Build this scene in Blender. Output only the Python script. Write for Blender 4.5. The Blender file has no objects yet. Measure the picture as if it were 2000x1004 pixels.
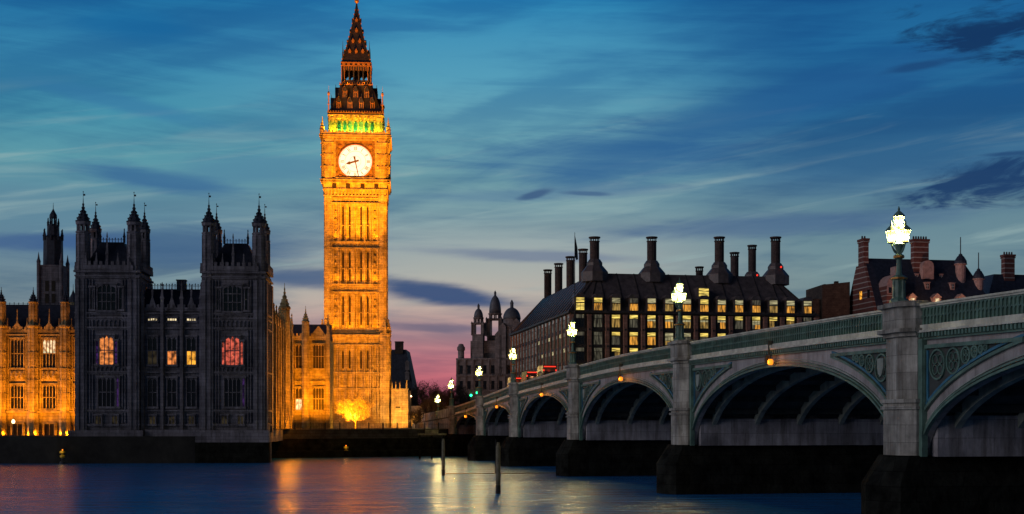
import bpy, math, random
from mathutils import Matrix, Vector
random.seed(7)
R = math.radians
scene = bpy.context.scene
col = scene.collection
# ------------------------------------------------------------------ camera
F = 2600.0; HOR = 830.0; CZ = 5.7
cd = bpy.data.cameras.new('camera'); cam = bpy.data.objects.new('camera', cd); col.objects.link(cam)
cam.location = (0, 0, CZ); cam.rotation_euler = (R(90), 0, 0)
cd.sensor_width = 36; cd.lens = 36*F/2000; cd.shift_y = (HOR-502)/2000
cd.clip_start = .5; cd.clip_end = 9000
scene.camera = cam
scene.view_settings.view_transform = 'Standard'; scene.view_settings.look = 'None'
scene.view_settings.exposure = 0; scene.view_settings.gamma = 1
def lin(c):
    return tuple((v/255/12.92 if v/255 <= .04045 else ((v/255+.055)/1.055)**2.4) for v in c)
# ------------------------------------------------------------------ world (dusk sky)
w = bpy.data.worlds.new("World"); scene.world = w; w.use_nodes = True
nt = w.node_tree; nt.nodes.clear(); N = nt.nodes; L = nt.links
def nd(t, **k):
    n = N.new(t)
    for a, b in k.items(): setattr(n, a, b)
    return n
def mth(op, a, b=None, c=None, clamp=False):
    n = nd('ShaderNodeMath', operation=op); n.use_clamp = clamp
    for i, v in enumerate((a, b, c)):
        if v is None: continue
        if isinstance(v, (int, float)): n.inputs[i].default_value = v
        else: L.new(v, n.inputs[i])
    return n.outputs[0]
def ramp(fac, stops, interp='LINEAR'):
    n = nd('ShaderNodeValToRGB'); n.color_ramp.interpolation = interp
    e = n.color_ramp.elements
    while len(e) > 1: e.remove(e[-1])
    e[0].position = stops[0][0]; e[0].color = (*stops[0][1], 1)
    for p, c in stops[1:]:
        q = e.new(p); q.color = (*c, 1)
    L.new(fac, n.inputs[0]); return n.outputs[0]
def mixc(f, a, b, bt='MIX'):
    n = nd('ShaderNodeMix', data_type='RGBA', blend_type=bt)
    for i, v in ((0, f), (6, a), (7, b)):
        if isinstance(v, (int, float)): n.inputs[i].default_value = v
        elif isinstance(v, tuple): n.inputs[i].default_value = (*v, 1)
        else: L.new(v, n.inputs[i])
    return n.outputs[2]
def comb(x, y, z):
    n = nd('ShaderNodeCombineXYZ')
    for i, v in enumerate((x, y, z)):
        if isinstance(v, (int, float)): n.inputs[i].default_value = v
        else: L.new(v, n.inputs[i])
    return n.outputs[0]
def noise(vec, scale, detail=4, rough=.5, dist=0):
    n = nd('ShaderNodeTexNoise'); n.inputs['Scale'].default_value = scale
    n.inputs['Detail'].default_value = detail; n.inputs['Roughness'].default_value = rough
    n.inputs['Distortion'].default_value = dist
    L.new(vec, n.inputs['Vector']); return n.outputs[0]
def smooth(v, a, b):
    n = nd('ShaderNodeMapRange', interpolation_type='SMOOTHSTEP')
    n.inputs[1].default_value = a; n.inputs[2].default_value = b; L.new(v, n.inputs[0]); return n.outputs[0]
tc = nd('ShaderNodeTexCoord'); sp = nd('ShaderNodeSeparateXYZ'); L.new(tc.outputs['Generated'], sp.inputs[0])
X, Y, Z = sp.outputs
hz = mth('SQRT', mth('ADD', mth('MULTIPLY', X, X), mth('MULTIPLY', Y, Y)))
el = mth('DIVIDE', mth('MAXIMUM', Z, 0.0), mth('MAXIMUM', hz, .02))
az = mth('ARCTAN2', X, Y)
e2 = mth('MULTIPLY', el, 1.0, clamp=True)
def rp(*st): return ramp(e2, [(p, lin(c)) for p, c in st])
lft = rp((0, (125, 120, 135)), (.069, (132, 145, 152)), (.1, (120, 142, 152)), (.127, (98, 130, 154)), (.165, (96, 140, 162)), (.19, (95, 156, 172)), (.223, (72, 146, 174)), (.26, (60, 138, 178)), (.285, (44, 122, 172)), (.32, (20, 106, 164)), (.6, (8, 60, 122)), (1, (5, 28, 68)))
mid = rp((0, (150, 120, 130)), (.07, (170, 155, 150)), (.1, (182, 180, 172)), (.135, (158, 172, 174)), (.16, (128, 160, 170)), (.185, (112, 158, 170)), (.223, (112, 170, 186)), (.26, (86, 158, 190)), (.32, (44, 134, 186)), (.6, (10, 66, 130)), (1, (6, 30, 70)))
rgt = rp((0, (105, 105, 125)), (.05, (120, 125, 140)), (.09, (128, 148, 150)), (.127, (112, 142, 154)), (.16, (96, 132, 152)), (.185, (74, 120, 156)), (.223, (38, 100, 150)), (.28, (32, 104, 160)), (.32, (22, 90, 150)), (.6, (6, 50, 105)), (1, (5, 26, 64)))
pink = rp((0, (150, 72, 88)), (.03, (200, 104, 114)), (.052, (206, 128, 132)), (.07, (196, 152, 150)), (.092, (196, 180, 168)), (.115, (176, 180, 174)), (.14, (150, 168, 172)))
lobe = mth('SUBTRACT', 1.0, smooth(mth('ABSOLUTE', mth('ADD', az, .02)), .03, .26))
base = mixc(lobe, mixc(smooth(az, -.1, .2), lft, rgt), mid)
fc = mth('MULTIPLY', mth('SUBTRACT', 1.0, smooth(mth('ABSOLUTE', mth('ADD', az, .075)), .04, .17)), mth('SUBTRACT', 1.0, smooth(el, .09, .14)))
base = mixc(fc, base, pink)
# veils of cloud drawn out sideways: a tint multiplied over the sky
def nz2(kx, ky, sl, off, det=5, rg=.5, ds=.5):
    return noise(comb(mth('MULTIPLY', az, kx), mth('ADD', mth('MULTIPLY', el, ky), mth('MULTIPLY', az, sl)), off), 1.0, det, rg, ds)
n1 = nz2(3.2, 20, -4.0, .3); n2 = nz2(7, 70, 3.0, 3.1, 6, .6); n3 = nz2(4, 46, -2.0, 5.5, 5, .55)
veil = smooth(mth('ADD', mth('MULTIPLY', n1, .65), mth('MULTIPLY', n2, .35)), .44, .62)
c1 = mixc(mth('MULTIPLY', veil, .78), base, mixc(1.0, base, (.42, .56, .76), 'MULTIPLY'))
streak = mth('MULTIPLY', smooth(n3, .5, .68), mth('SUBTRACT', 1.0, smooth(el, .1, .24)))
c1 = mixc(mth('MULTIPLY', streak, .55), c1, mixc(1.0, base, (.56, .64, .76), 'MULTIPLY'))
glow = mth('MULTIPLY', smooth(nz2(5, 60, -9, 8.2, 5, .55, .6), .52, .72), mth('MULTIPLY', smooth(el, .07, .12), mth('SUBTRACT', 1.0, smooth(el, .17, .26))))
c1 = mixc(mth('MULTIPLY', glow, .5), c1, lin((158, 184, 184)))
ragn = nz2(16, 62, -6, 1.7, 7, .62, .6)
softn = mth('ADD', mth('MULTIPLY', n2, .5), mth('MULTIPLY', nz2(8, 40, -7, 4.4, 6, .6, .7), .5))
def bank_(c, px, py, wx_, wy_, sl, colr, amt, rough=.9):
    a0 = math.atan((px-1000)/F); e0 = (HOR-py)/F*math.cos(a0)
    du = mth('DIVIDE', mth('SUBTRACT', az, a0), wx_/F); dv = mth('DIVIDE', mth('SUBTRACT', mth('SUBTRACT', el, e0), mth('MULTIPLY', mth('SUBTRACT', az, a0), sl)), wy_/F)
    g = mth('EXPONENT', mth('MULTIPLY', mth('ADD', mth('MULTIPLY', du, du), mth('MULTIPLY', dv, dv)), -1.0))
    m = smooth(mth('ADD', g, mth('MULTIPLY', mth('SUBTRACT', ragn if rough > 1.5 else softn, .5), rough*1.5)), .22, .92)
    m = mth('MULTIPLY', m, smooth(g, .03, .3))
    return mixc(mth('MULTIPLY', m, amt), c, lin(colr))
c4 = c1
for a in ((1200, 310, 330, 62, .06, (40, 92, 150), .75), (1480, 215, 420, 60, .22, (30, 86, 146), .7), (1750, 280, 380, 80, .05, (32, 84, 134), .6),
          (300, 350, 190, 26, -.12, (52, 100, 152), .8), (250, 205, 190, 22, -.18, (52, 116, 166), .6), (520, 330, 260, 36, .05, (74, 124, 162), .6), (270, 50, 130, 40, 0, (14, 98, 160), .55),
          (1050, 380, 300, 16, .03, (84, 122, 158), .55), (1500, 440, 420, 26, .03, (66, 96, 142), .65), (340, 480, 330, 40, .0, (58, 92, 136), .7), (1050, 500, 260, 14, -.04, (92, 108, 148), .6),
          (850, 572, 160, 24, -.12, (46, 74, 124), .95), (600, 545, 150, 24, .0, (56, 84, 130), .8), (850, 640, 170, 12, -.02, (112, 104, 128), .8), (60, 470, 200, 20, .05, (56, 88, 142), .7)):
    c4 = bank_(c4, *a)
for a in ((1950, 345, 150, 44, .16, (20, 54, 104), .92, 2.2), (1930, 60, 150, 60, -.1, (12, 44, 92), .9, 2.2), (1045, 380, 36, 9, .25, (62, 92, 134), .9, 1.1), (1145, 378, 50, 5, -.05, (66, 98, 140), .8, 1.1), (1790, 130, 60, 10, .1, (24, 66, 120), .8, 1.1), (1970, 300, 60, 6, 0, (30, 66, 116), .8, 1.1)):
    c4 = bank_(c4, *a)
hs_ = nd('ShaderNodeHueSaturation'); hs_.inputs[0].default_value = .494; hs_.inputs[1].default_value = 1.0; hs_.inputs[2].default_value = .93; L.new(c4, hs_.inputs[4]); c4 = hs_.outputs[0]
# the east (behind the viewer) is already night
ynorm = mth('DIVIDE', Y, mth('MAXIMUM', hz, .02))
east = mth('ADD', .3, mth('MULTIPLY', smooth(ynorm, -.5, .75), .7))
zen = mth('SUBTRACT', 1.0, mth('MULTIPLY', smooth(Z, .5, 1.0), .4))
c5 = mixc(1.0, c4, comb(mth('MULTIPLY', east, zen), mth('MULTIPLY', east, zen), mth('MULTIPLY', east, zen)), 'MULTIPLY')
sky = nd('ShaderNodeTexSky'); sky.sky_type = 'NISHITA'; sky.sun_disc = False
sky.sun_elevation = R(-3); sky.sun_rotation = R(-4); sky.altitude = 20
c6 = mixc(1.0, c5, mixc(1.0, sky.outputs[0], (.02, .02, .02), 'MULTIPLY'), 'ADD')
bg = nd('ShaderNodeBackground'); L.new(c6, bg.inputs[0]); bg.inputs[1].default_value = 1.0
wo = nd('ShaderNodeOutputWorld'); L.new(bg.outputs[0], wo.inputs[0])
# soft sun from left and behind, added to brighten the bridge and palace fronts
sl = bpy.data.lights.new('sun', 'SUN'); sl.energy = .7; sl.angle = R(35); sl.color = (.97, .88, .95)
so = bpy.data.objects.new('sun', sl); col.objects.link(so); so.rotation_euler = Vector((1, .55, -.3)).to_track_quat('-Z', 'Y').to_euler()

# ------------------------------------------------------------------ materials
M = {}
def material(name, c, rough=.8, var=.25, nscale=.6, bump=.0, bscale=4, metal=0, spec=.3, blocks=None, stripes=None, emit=None, c2=None, runs=0):
    m = bpy.data.materials.new(name); m.use_nodes = True; t = m.node_tree; n = t.nodes; l = t.links
    p = n['Principled BSDF']; p.inputs['Roughness'].default_value = rough; p.inputs['Metallic'].default_value = metal
    p.inputs['Specular IOR Level'].default_value = spec
    g = n.new('ShaderNodeTexCoord')
    nz = n.new('ShaderNodeTexNoise'); nz.inputs['Scale'].default_value = nscale; nz.inputs['Detail'].default_value = 6; nz.inputs['Roughness'].default_value = .65
    l.new(g.outputs['Object'], nz.inputs['Vector'])
    r = n.new('ShaderNodeValToRGB'); e = r.color_ramp.elements
    d = c2 if c2 else tuple(v*(1-var*1.6) for v in c)
    e[0].position = .32; e[0].color = (*d, 1); e[1].position = .68; e[1].color = (*(min(1, v*(1+var)) for v in c), 1)
    l.new(nz.outputs[0], r.inputs[0]); out = r.outputs[0]
    if blocks:       # ashlar courses: cells from a snapped coordinate, random tone per block
        s = n.new('ShaderNodeSeparateXYZ'); l.new(g.outputs['Object'], s.inputs[0])
        a = n.new('ShaderNodeMath'); a.operation = 'ADD'; l.new(s.outputs[0], a.inputs[0]); l.new(s.outputs[1], a.inputs[1])
        cb = n.new('ShaderNodeCombineXYZ'); l.new(a.outputs[0], cb.inputs[0]); l.new(s.outputs[2], cb.inputs[1])
        br = n.new('ShaderNodeTexBrick'); l.new(cb.outputs[0], br.inputs['Vector']); br.inputs['Scale'].default_value = 1
        br.inputs['Brick Width'].default_value = blocks[0]; br.inputs['Row Height'].default_value = blocks[1]
        br.inputs['Mortar Size'].default_value = blocks[2]; br.inputs['Color1'].default_value = (.72, .72, .72, 1); br.inputs['Color2'].default_value = (1, 1, 1, 1)
        br.inputs['Mortar'].default_value = (.35, .35, .35, 1)
        x = n.new('ShaderNodeMix'); x.data_type = 'RGBA'; x.blend_type = 'MULTIPLY'; x.inputs[0].default_value = 1
        l.new(out, x.inputs[6]); l.new(br.outputs[0], x.inputs[7]); out = x.outputs[2]
    if stripes:      # horizontal bands of pale stone in brick
        s = n.new('ShaderNodeSeparateXYZ'); l.new(g.outputs['Object'], s.inputs[0])
        a = n.new('ShaderNodeMath'); a.operation = 'MODULO'; l.new(s.outputs[2], a.inputs[0]); a.inputs[1].default_value = stripes[0]
        b = n.new('ShaderNodeMath'); b.operation = 'LESS_THAN'; l.new(a.outputs[0], b.inputs[0]); b.inputs[1].default_value = stripes[1]
        x = n.new('ShaderNodeMix'); x.data_type = 'RGBA'; l.new(b.outputs[0], x.inputs[0]); l.new(out, x.inputs[6]); x.inputs[7].default_value = (*stripes[2], 1); out = x.outputs[2]
    if runs:         # rain and rust runs: noise drawn out vertically
        mp = n.new('ShaderNodeMapping'); mp.inputs['Scale'].default_value = (1.6, 1.6, .16); l.new(g.outputs['Object'], mp.inputs[0])
        q = n.new('ShaderNodeTexNoise'); q.inputs['Scale'].default_value = 1.0; q.inputs['Detail'].default_value = 6; q.inputs['Roughness'].default_value = .7; l.new(mp.outputs[0], q.inputs['Vector'])
        rr = n.new('ShaderNodeValToRGB'); rr.color_ramp.elements[0].position = .36; rr.color_ramp.elements[0].color = (1-runs, 1-runs*1.05, 1-runs*1.1, 1); rr.color_ramp.elements[1].position = .58; rr.color_ramp.elements[1].color = (1, 1, 1, 1); l.new(q.outputs[0], rr.inputs[0])
        x = n.new('ShaderNodeMix'); x.data_type = 'RGBA'; x.blend_type = 'MULTIPLY'; x.inputs[0].default_value = 1; l.new(out, x.inputs[6]); l.new(rr.outputs[0], x.inputs[7]); out = x.outputs[2]
    l.new(out, p.inputs['Base Color'])
    if bump:
        b = n.new('ShaderNodeBump'); b.inputs['Strength'].default_value = bump; b.inputs['Distance'].default_value = .2
        n2 = n.new('ShaderNodeTexNoise'); n2.inputs['Scale'].default_value = bscale; n2.inputs['Detail'].default_value = 5
        l.new(g.outputs['Object'], n2.inputs['Vector']); l.new(n2.outputs[0], b.inputs['Height']); l.new(b.outputs[0], p.inputs['Normal'])
    if emit:
        p.inputs['Emission Color'].default_value = (*emit[0], 1); p.inputs['Emission Strength'].default_value = emit[1]
        if len(emit) > 2:      # uneven interior light: furniture, blinds, people
            n3 = n.new('ShaderNodeTexNoise'); n3.inputs['Scale'].default_value = emit[2]; n3.inputs['Detail'].default_value = 3
            mp = n.new('ShaderNodeMapping'); l.new(g.outputs['Object'], mp.inputs[0]); l.new(mp.outputs[0], n3.inputs['Vector'])
            mp.inputs['Scale'].default_value = (1, 1, 1) if len(emit) < 4 else emit[3]
            mr = n.new('ShaderNodeMapRange'); mr.inputs[1].default_value = .38; mr.inputs[2].default_value = .62; mr.inputs[3].default_value = emit[1]*.15; mr.inputs[4].default_value = emit[1]*1.5
            l.new(n3.outputs[0], mr.inputs[0]); l.new(mr.outputs[0], p.inputs['Emission Strength'])
    M[name] = m; return m
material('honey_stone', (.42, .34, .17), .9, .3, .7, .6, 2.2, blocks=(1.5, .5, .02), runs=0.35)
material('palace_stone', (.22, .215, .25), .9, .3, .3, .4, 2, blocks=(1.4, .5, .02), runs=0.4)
material('slate', (.03, .036, .055), .6, .3, 1.5, .3, 6)
material('cast_iron_roof', (.022, .022, .03), .55, .3, 1.5, .3, 5)
material('gilding', (.42, .2, .05), .5, .2, 2, metal=.6)
material('dark_glass', (.012, .014, .02), .12, .3, 1, spec=.6)
material('soot_glass', (.03, .022, .012), .4, .3, 1, spec=.3)
material('opal_dial', (.12, .11, .09), .5, .05, 1, emit=((1, .9, .62), 1.25))
material('numeral', (.34, .2, .06), .5, .1, 1)
material('dial_black', (.08, .05, .02), .6, .1, 1)
material('dial_surround', (.16, .1, .035), .5, .5, 1.5, .2, 5)
material('bridge_paint', (.3, .35, .3), .55, .25, .8, .08, 3, spec=.4, runs=0.3)
material('lamplit_rail', (.55, .56, .47), .5, .2, .8, .08, 3, spec=.4, runs=0.3)  # paler than the bridge paint: lamp light along the rails put into the colour
material('bridge_green', (.10, .18, .14), .5, .3, 1.2, .1, 5, spec=.4)
material('bridge_blue', (.04, .16, .24), .5, .25, 1.5, spec=.4)
material('spandrel_plate', (.40, .375, .36), .6, .22, .45, .06, 3, spec=.4, blocks=(2.6, 6, .008), runs=0.4)
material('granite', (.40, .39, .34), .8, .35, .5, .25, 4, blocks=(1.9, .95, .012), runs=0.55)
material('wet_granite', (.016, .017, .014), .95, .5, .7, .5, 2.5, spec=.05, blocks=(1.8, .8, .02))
material('river_stone', (.05, .05, .055), .9, .4, .5, .4, 2, blocks=(1.8, .6, .03))
material('pier_wall_stone', (.42, .41, .43), .8, .3, .3, .2, 3, blocks=(2.4, 1.0, .012), runs=0.5)
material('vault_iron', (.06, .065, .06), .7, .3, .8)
material('asphalt', (.05, .05, .05), .9, .2, .4)
material('paving', (.14, .13, .12), .9, .3, .4)
material('mud', (.02, .02, .017), .8, .4, .3, .4, 1)
material('portcullis_pier', (.36, .19, .15), .85, .2, .8, .2, 4, blocks=(.9, .6, .02), runs=0.25)
material('bronze', (.045, .037, .033), .5, .3, 1.2, .1, 4, spec=.4)
material('bronze_roof', (.10, .08, .078), .5, .3, 1.0, .15, 4, spec=.4)
material('chimney_brick', (.065, .045, .042), .8, .3, 2)
material('red_brick', (.17, .062, .048), .85, .25, 1.5, .2, 6, stripes=(1.15, .22, (.38, .32, .28)))
material('pink_stone', (.4, .26, .23), .85, .2, 1.5)
material('brown_brick', (.09, .062, .045), .9, .3, .7, blocks=(.9, .4, .02))
material('whitehall_stone', (.25, .215, .215), .85, .3, .4, .3, 2, blocks=(1.6, .6, .02), runs=0.35)
material('lead_dome', (.09, .1, .12), .5, .2, 1)
material('bark', (.035, .027, .022), .9, .3, 3)
material('floodlit_bark', (.3, .24, .14), .9, .3, 3)  # lighter copy of the bark, floodlight on the golden tree put into its colour
material('floodlit_buds', (.75, .6, .3), .8, .4, 2)  # lightened so part of the floodlight sits in the colour
material('dark_buds', (.03, .023, .018), .9, .4, 2)
material('weathered_timber', (.16, .15, .1), .85, .4, 1.5, .3, 6)
material('buoy_yellow', (.55, .36, .03), .5, .3, 2)
material('painted_steel', (.03, .035, .04), .5, .2, 2)
material('car_paint', (.05, .01, .01), .3, .1, 2, spec=.6)
material('white_paint', (.5, .5, .5), .4, .1, 2, spec=.5)
material('rubber', (.02, .02, .02), .9, .1, 2)
material('railing_iron', (.02, .022, .025), .6, .2, 2)
material('lamp_glass', (.03, .03, .02), .4, .02, 1, emit=((1, .62, .14), 1.3))
_t = M['lamp_glass'].node_tree; _tr = _t.nodes.new('ShaderNodeBsdfTransparent'); _mx = _t.nodes.new('ShaderNodeMixShader'); _mx.inputs[0].default_value = .55
_t.links.new(_tr.outputs[0], _mx.inputs[1]); _t.links.new(_t.nodes['Principled BSDF'].outputs[0], _mx.inputs[2]); _t.links.new(_mx.outputs[0], _t.nodes['Material Output'].inputs[0])
material('nav_glass', (.9, .4, .05), .4, .02, 1, emit=((1, .25, .015), 1.5))
material('orange_glass', (.9, .5, .2), .4, .02, 1, emit=((1, .5, .22), 14))
material('white_glass', (.9, .9, .8), .4, .02, 1, emit=((1, .78, .4), 3))
material('green_signal', (.0, .5, .2), .4, .02, 1, emit=((.02, 1, .35), 5))
material('red_signal', (.5, .02, .02), .4, .02, 1, emit=((1, .04, .02), 1.2))
material('lit_orange', (.2, .1, .04), .4, .1, 1, emit=((1, .30, .07), .7, 1.3))
material('lit_pink', (.2, .1, .04), .4, .1, 1, emit=((.95, .15, .09), .55, 1.6))
material('lit_amber', (.2, .1, .04), .4, .1, 1, emit=((1, .42, .04), .9, 1.3))
material('lit_cream', (.2, .15, .1), .4, .1, 1, emit=((1, .8, .45), .8, 1.6))
material('lit_purple', (.05, .03, .1), .4, .1, 1, emit=((.35, .12, .7), .09, 2))
material('lit_faint', (.05, .04, .03), .4, .1, 1, emit=((.8, .6, .3), .025, 1.2))
material('ceiling_yellow', (.2, .2, .1), .4, .1, 1, emit=((1, .72, .15), .8, 1.0, (.5, .5, 4)))
material('ceiling_pale', (.2, .2, .1), .4, .1, 1, emit=((.85, .75, .4), .4, 1.0, (.5, .5, 4)))
material('room_gold', (.2, .2, .1), .4, .1, 1, emit=((1, .42, .05), .62, 2.6, (1.6, 1.6, .25)))
material('room_olive', (.2, .2, .1), .4, .1, 1, emit=((.85, .5, .12), .32, 2.6, (1.6, 1.6, .25)))
material('room_dim', (.05, .05, .05), .3, .1, 1, emit=((.5, .45, .3), .13, 2.2, (1.6, 1.6, .25)))
material('room_blue', (.05, .05, .05), .3, .1, 1, emit=((.6, .6, .55), .17, 1.2))

# ------------------------------------------------------------------ mesh helpers
I4 = Matrix.Identity(4)
class MB:
    def __init__(s, T=None): s.v = []; s.f = []; s.T = T or I4
    def add(s, vs, fs, T=None):
        b = len(s.v); T = T or s.T
        s.v += [tuple(T @ Vector(p)) for p in vs]; s.f += [tuple(b+i for i in q) for q in fs]
    def box(s, x0, x1, y0, y1, z0, z1):
        s.add([(x0,y0,z0),(x1,y0,z0),(x1,y1,z0),(x0,y1,z0),(x0,y0,z1),(x1,y0,z1),(x1,y1,z1),(x0,y1,z1)],
              [(0,3,2,1),(4,5,6,7),(0,1,5,4),(1,2,6,5),(2,3,7,6),(3,0,4,7)])
    def prism(s, P, z0, z1, sc=1, c=(0, 0)):
        n = len(P); top = [(c[0]+(x-c[0])*sc, c[1]+(y-c[1])*sc, z1) for x, y in P]
        s.add([(x, y, z0) for x, y in P]+top, [tuple(range(n))[::-1], tuple(range(n, 2*n))]+[(i, (i+1) % n, n+(i+1) % n, n+i) for i in range(n)])
    def lathe(s, cx, cy, prof, n=8, rot=None):      # prof: list of (r,z); a regular n-gon in plan
        rot = math.pi/n if rot is None else rot
        vs = []; fs = []
        for r, z in prof:
            for k in range(n):
                a = rot+2*math.pi*k/n; vs.append((cx+r*math.cos(a), cy+r*math.sin(a), z))
        for j in range(len(prof)-1):
            for k in range(n):
                fs.append((j*n+k, j*n+(k+1) % n, (j+1)*n+(k+1) % n, (j+1)*n+k))
        fs.append(tuple(range(n))[::-1]); fs.append(tuple(range((len(prof)-1)*n, len(prof)*n)))
        s.add(vs, fs)
    def square(s, cx, cy, prof):                    # prof: half-width, z
        s.lathe(cx, cy, [(h*math.sqrt(2), z) for h, z in prof], 4)
    def tube(s, p, q, r0, r1=None, n=5):
        r1 = r0 if r1 is None else r1
        p = Vector(p); q = Vector(q); d = (q-p)
        if d.length < 1e-6: return
        d.normalize(); u = d.orthogonal().normalized(); w_ = d.cross(u)
        vs = [];
        for c, r in ((p, r0), (q, r1)):
            for k in range(n):
                a = 2*math.pi*k/n; vs.append(tuple(c+u*(r*math.cos(a))+w_*(r*math.sin(a))))
        s.add(vs, [(k, (k+1) % n, n+(k+1) % n, n+k) for k in range(n)]+[tuple(range(n))[::-1], tuple(range(n, 2*n))])
    def extr(s, P, y0, y1):                         # polygon in XZ extruded along Y
        n = len(P)
        s.add([(x, y0, z) for x, z in P]+[(x, y1, z) for x, z in P], [tuple(range(n)), tuple(range(n, 2*n))[::-1]]+[(i, n+i, n+(i+1) % n, (i+1) % n) for i in range(n)])
    def arch(s, x, z0, w_, h, y0, y1, t, n=6):      # pointed arch band over an opening (two curved legs)
        pts = []
        for i in range(n+1):
            a = i/n; pts.append((-w_/2+w_/2*(a**1.6), z0+h*math.sin(a*math.pi/2)))
        for sg in (-1, 1):
            for i in range(n):
                (a, b), (c, d) = pts[i], pts[i+1]
                s.extr([(x-sg*a, b), (x-sg*c, d), (x-sg*c, d+t), (x-sg*(a-t), b)] if sg < 0 else [(x+a, b), (x+c, d), (x+c, d+t), (x+a-t, b)], y0, y1)
def link(name, mb, mat, parent=None, smooth_=False, loc=None):
    me = bpy.data.meshes.new(name); me.from_pydata(mb.v, [], mb.f); me.materials.append(M[mat]); me.validate()
    o = bpy.data.objects.new(name, me); col.objects.link(o)
    if parent: o.parent = parent
    if loc: o.location = loc
    if smooth_:
        for p in me.polygons: p.use_smooth = True
    import bmesh
    b = bmesh.new(); b.from_mesh(me); bmesh.ops.recalc_face_normals(b, faces=b.faces); b.to_mesh(me); b.free()
    return o
def tag(o, label, cat, group=None):
    o['label'] = label; o['category'] = cat
    if group: o['group'] = group
    return o
def thing(name, label, cat, loc, rz=0, group=None):
    o = bpy.data.objects.new(name, None); col.objects.link(o); o.location = loc; o.rotation_euler = (0, 0, rz); o.empty_display_size = .5
    return tag(o, label, cat, group)
def struct(o): o['kind'] = 'structure'; return o
def copy_tree(o, parent=None):
    c = o.copy(); col.objects.link(c); c.parent = parent
    for ch in list(o.children): copy_tree(ch, c)
    return c
def lamp(parent, kind, loc, power, color, size=.1, aim=None, cone=60, blend=.6, name='light'):
    l = bpy.data.lights.new(name, kind); l.energy = power; l.color = color
    if kind == 'SPOT': l.spot_size = R(cone); l.spot_blend = blend; l.shadow_soft_size = size
    elif kind == 'POINT': l.shadow_soft_size = size
    else: l.size = size
    o = bpy.data.objects.new(name, l); col.objects.link(o); o.parent = parent; o.location = loc
    if aim is not None: o.rotation_euler = (Vector(aim)-Vector(loc)).to_track_quat('-Z', 'Y').to_euler()
    return o
def frame(ox, oy, ang=0):                           # wall frame: x along the wall, -y outward
    return Matrix.Translation((ox, oy, 0)) @ Matrix.Rotation(ang, 4, 'Z')
def at(px, py, Yd): return ((px-1000)/F*Yd, Yd, CZ+(HOR-py)/F*Yd)
AMB = (1, .29, .004)

def gothic_window(root, T, x, z0, z1, w_, n, pane='dark_glass', stone='palace_stone', trans=1, arch=False, d=.3, low=None):
    """stone window: jambs, mullions, transoms, head tracery; y=0 is the wall plane"""
    f = MB(T); t = .16
    f.box(x-w_/2-t, x-w_/2, -d, 0, z0-t, z1+t); f.box(x+w_/2, x+w_/2+t, -d, 0, z0-t, z1+t)
    f.box(x-w_/2-t-.1, x+w_/2+t+.1, -d-.12, 0, z0-t-.14, z0); f.box(x-w_/2-t-.1, x+w_/2+t+.1, -d-.1, 0, z1+t*.2, z1+t+.12)
    st = w_/n
    for i in range(1, n): f.box(x-w_/2+i*st-.05, x-w_/2+i*st+.05, -d+.08, 0, z0, z1)
    for k in range(trans):
        zz = z0+(z1-z0)*(k+1)/(trans+1); f.box(x-w_/2, x+w_/2, -d+.1, 0, zz-.07, zz+.07)
    for i in range(n):
        cx = x-w_/2+(i+.5)*st
        f.extr([(cx-st/2, z1), (cx-st/2, z1-st*.7), (cx, z1-.02)], -d+.1, -.04); f.extr([(cx+st/2, z1), (cx, z1-.02), (cx+st/2, z1-st*.7)], -d+.1, -.04)
    if arch:
        f.extr([(x-w_/2, z1+.02), (x-w_/2, z1-w_*.22), (x-w_*.12, z1+.02)], -d+.05, -.03)
        f.extr([(x+w_/2, z1+.02), (x+w_*.12, z1+.02), (x+w_/2, z1-w_*.22)], -d+.05, -.03)
    fo = link('window', f, stone, root)
    if low:
        g = MB(T); zm = (z0+z1)/2
        g.box(x-w_/2, x+w_/2, -.05, -.02, z0, zm); link('pane', g, low, fo)
        g = MB(T); g.box(x-w_/2, x+w_/2, -.05, -.02, zm, z1); link('pane', g, pane, fo)
    else:
        g = MB(T); g.box(x-w_/2, x+w_/2, -.05, -.02, z0, z1); link('pane', g, pane, fo)
    return fo
def ogee_spire(mb, x, y, z, r, h, n=8):
    mb.lathe(x, y, [(r*1.15, z), (r*1.2, z+.12*h*.3), (r*.92, z+.08*h), (r*.8, z+.2*h), (r*.45, z+.36*h), (r*.3, z+.45*h), (r*.42, z+.47*h), (r*.2, z+.52*h), (r*.28, z+.62*h), (r*.12, z+.66*h), (r*.18, z+.76*h), (r*.07, z+.8*h), (.04, z+h)], n)
    for k in range(8):                              # crockets
        a = k*math.pi/4+math.pi/8
        for q, rr in ((.12, .9), (.28, .62), (.4, .4)):
            mb.box(x+r*rr*math.cos(a)-.07, x+r*rr*math.cos(a)+.07, y+r*rr*math.sin(a)-.07, y+r*rr*math.sin(a)+.07, z+q*h, z+q*h+.22)
def vane(mb, x, y, z, h):
    mb.tube((x, y, z), (x, y, z+h), .035, n=4); mb.box(x-.02, x+.3, y-.02, y+.02, z+h*.55, z+h*.8); mb.lathe(x, y, [(.03, z+h), (.1, z+h+.07), (.02, z+h+.2)], 6)
def pinnacle(mb, x, y, z, w_, h):
    mb.box(x-w_/2, x+w_/2, y-w_/2, y+w_/2, z, z+h*.4); mb.square(x, y, [(w_*.66, z+h*.4), (w_*.66, z+h*.44), (w_*.45, z+h*.5), (w_*.15, z+h*.85), (w_*.3, z+h*.88), (.03, z+h)])
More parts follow.
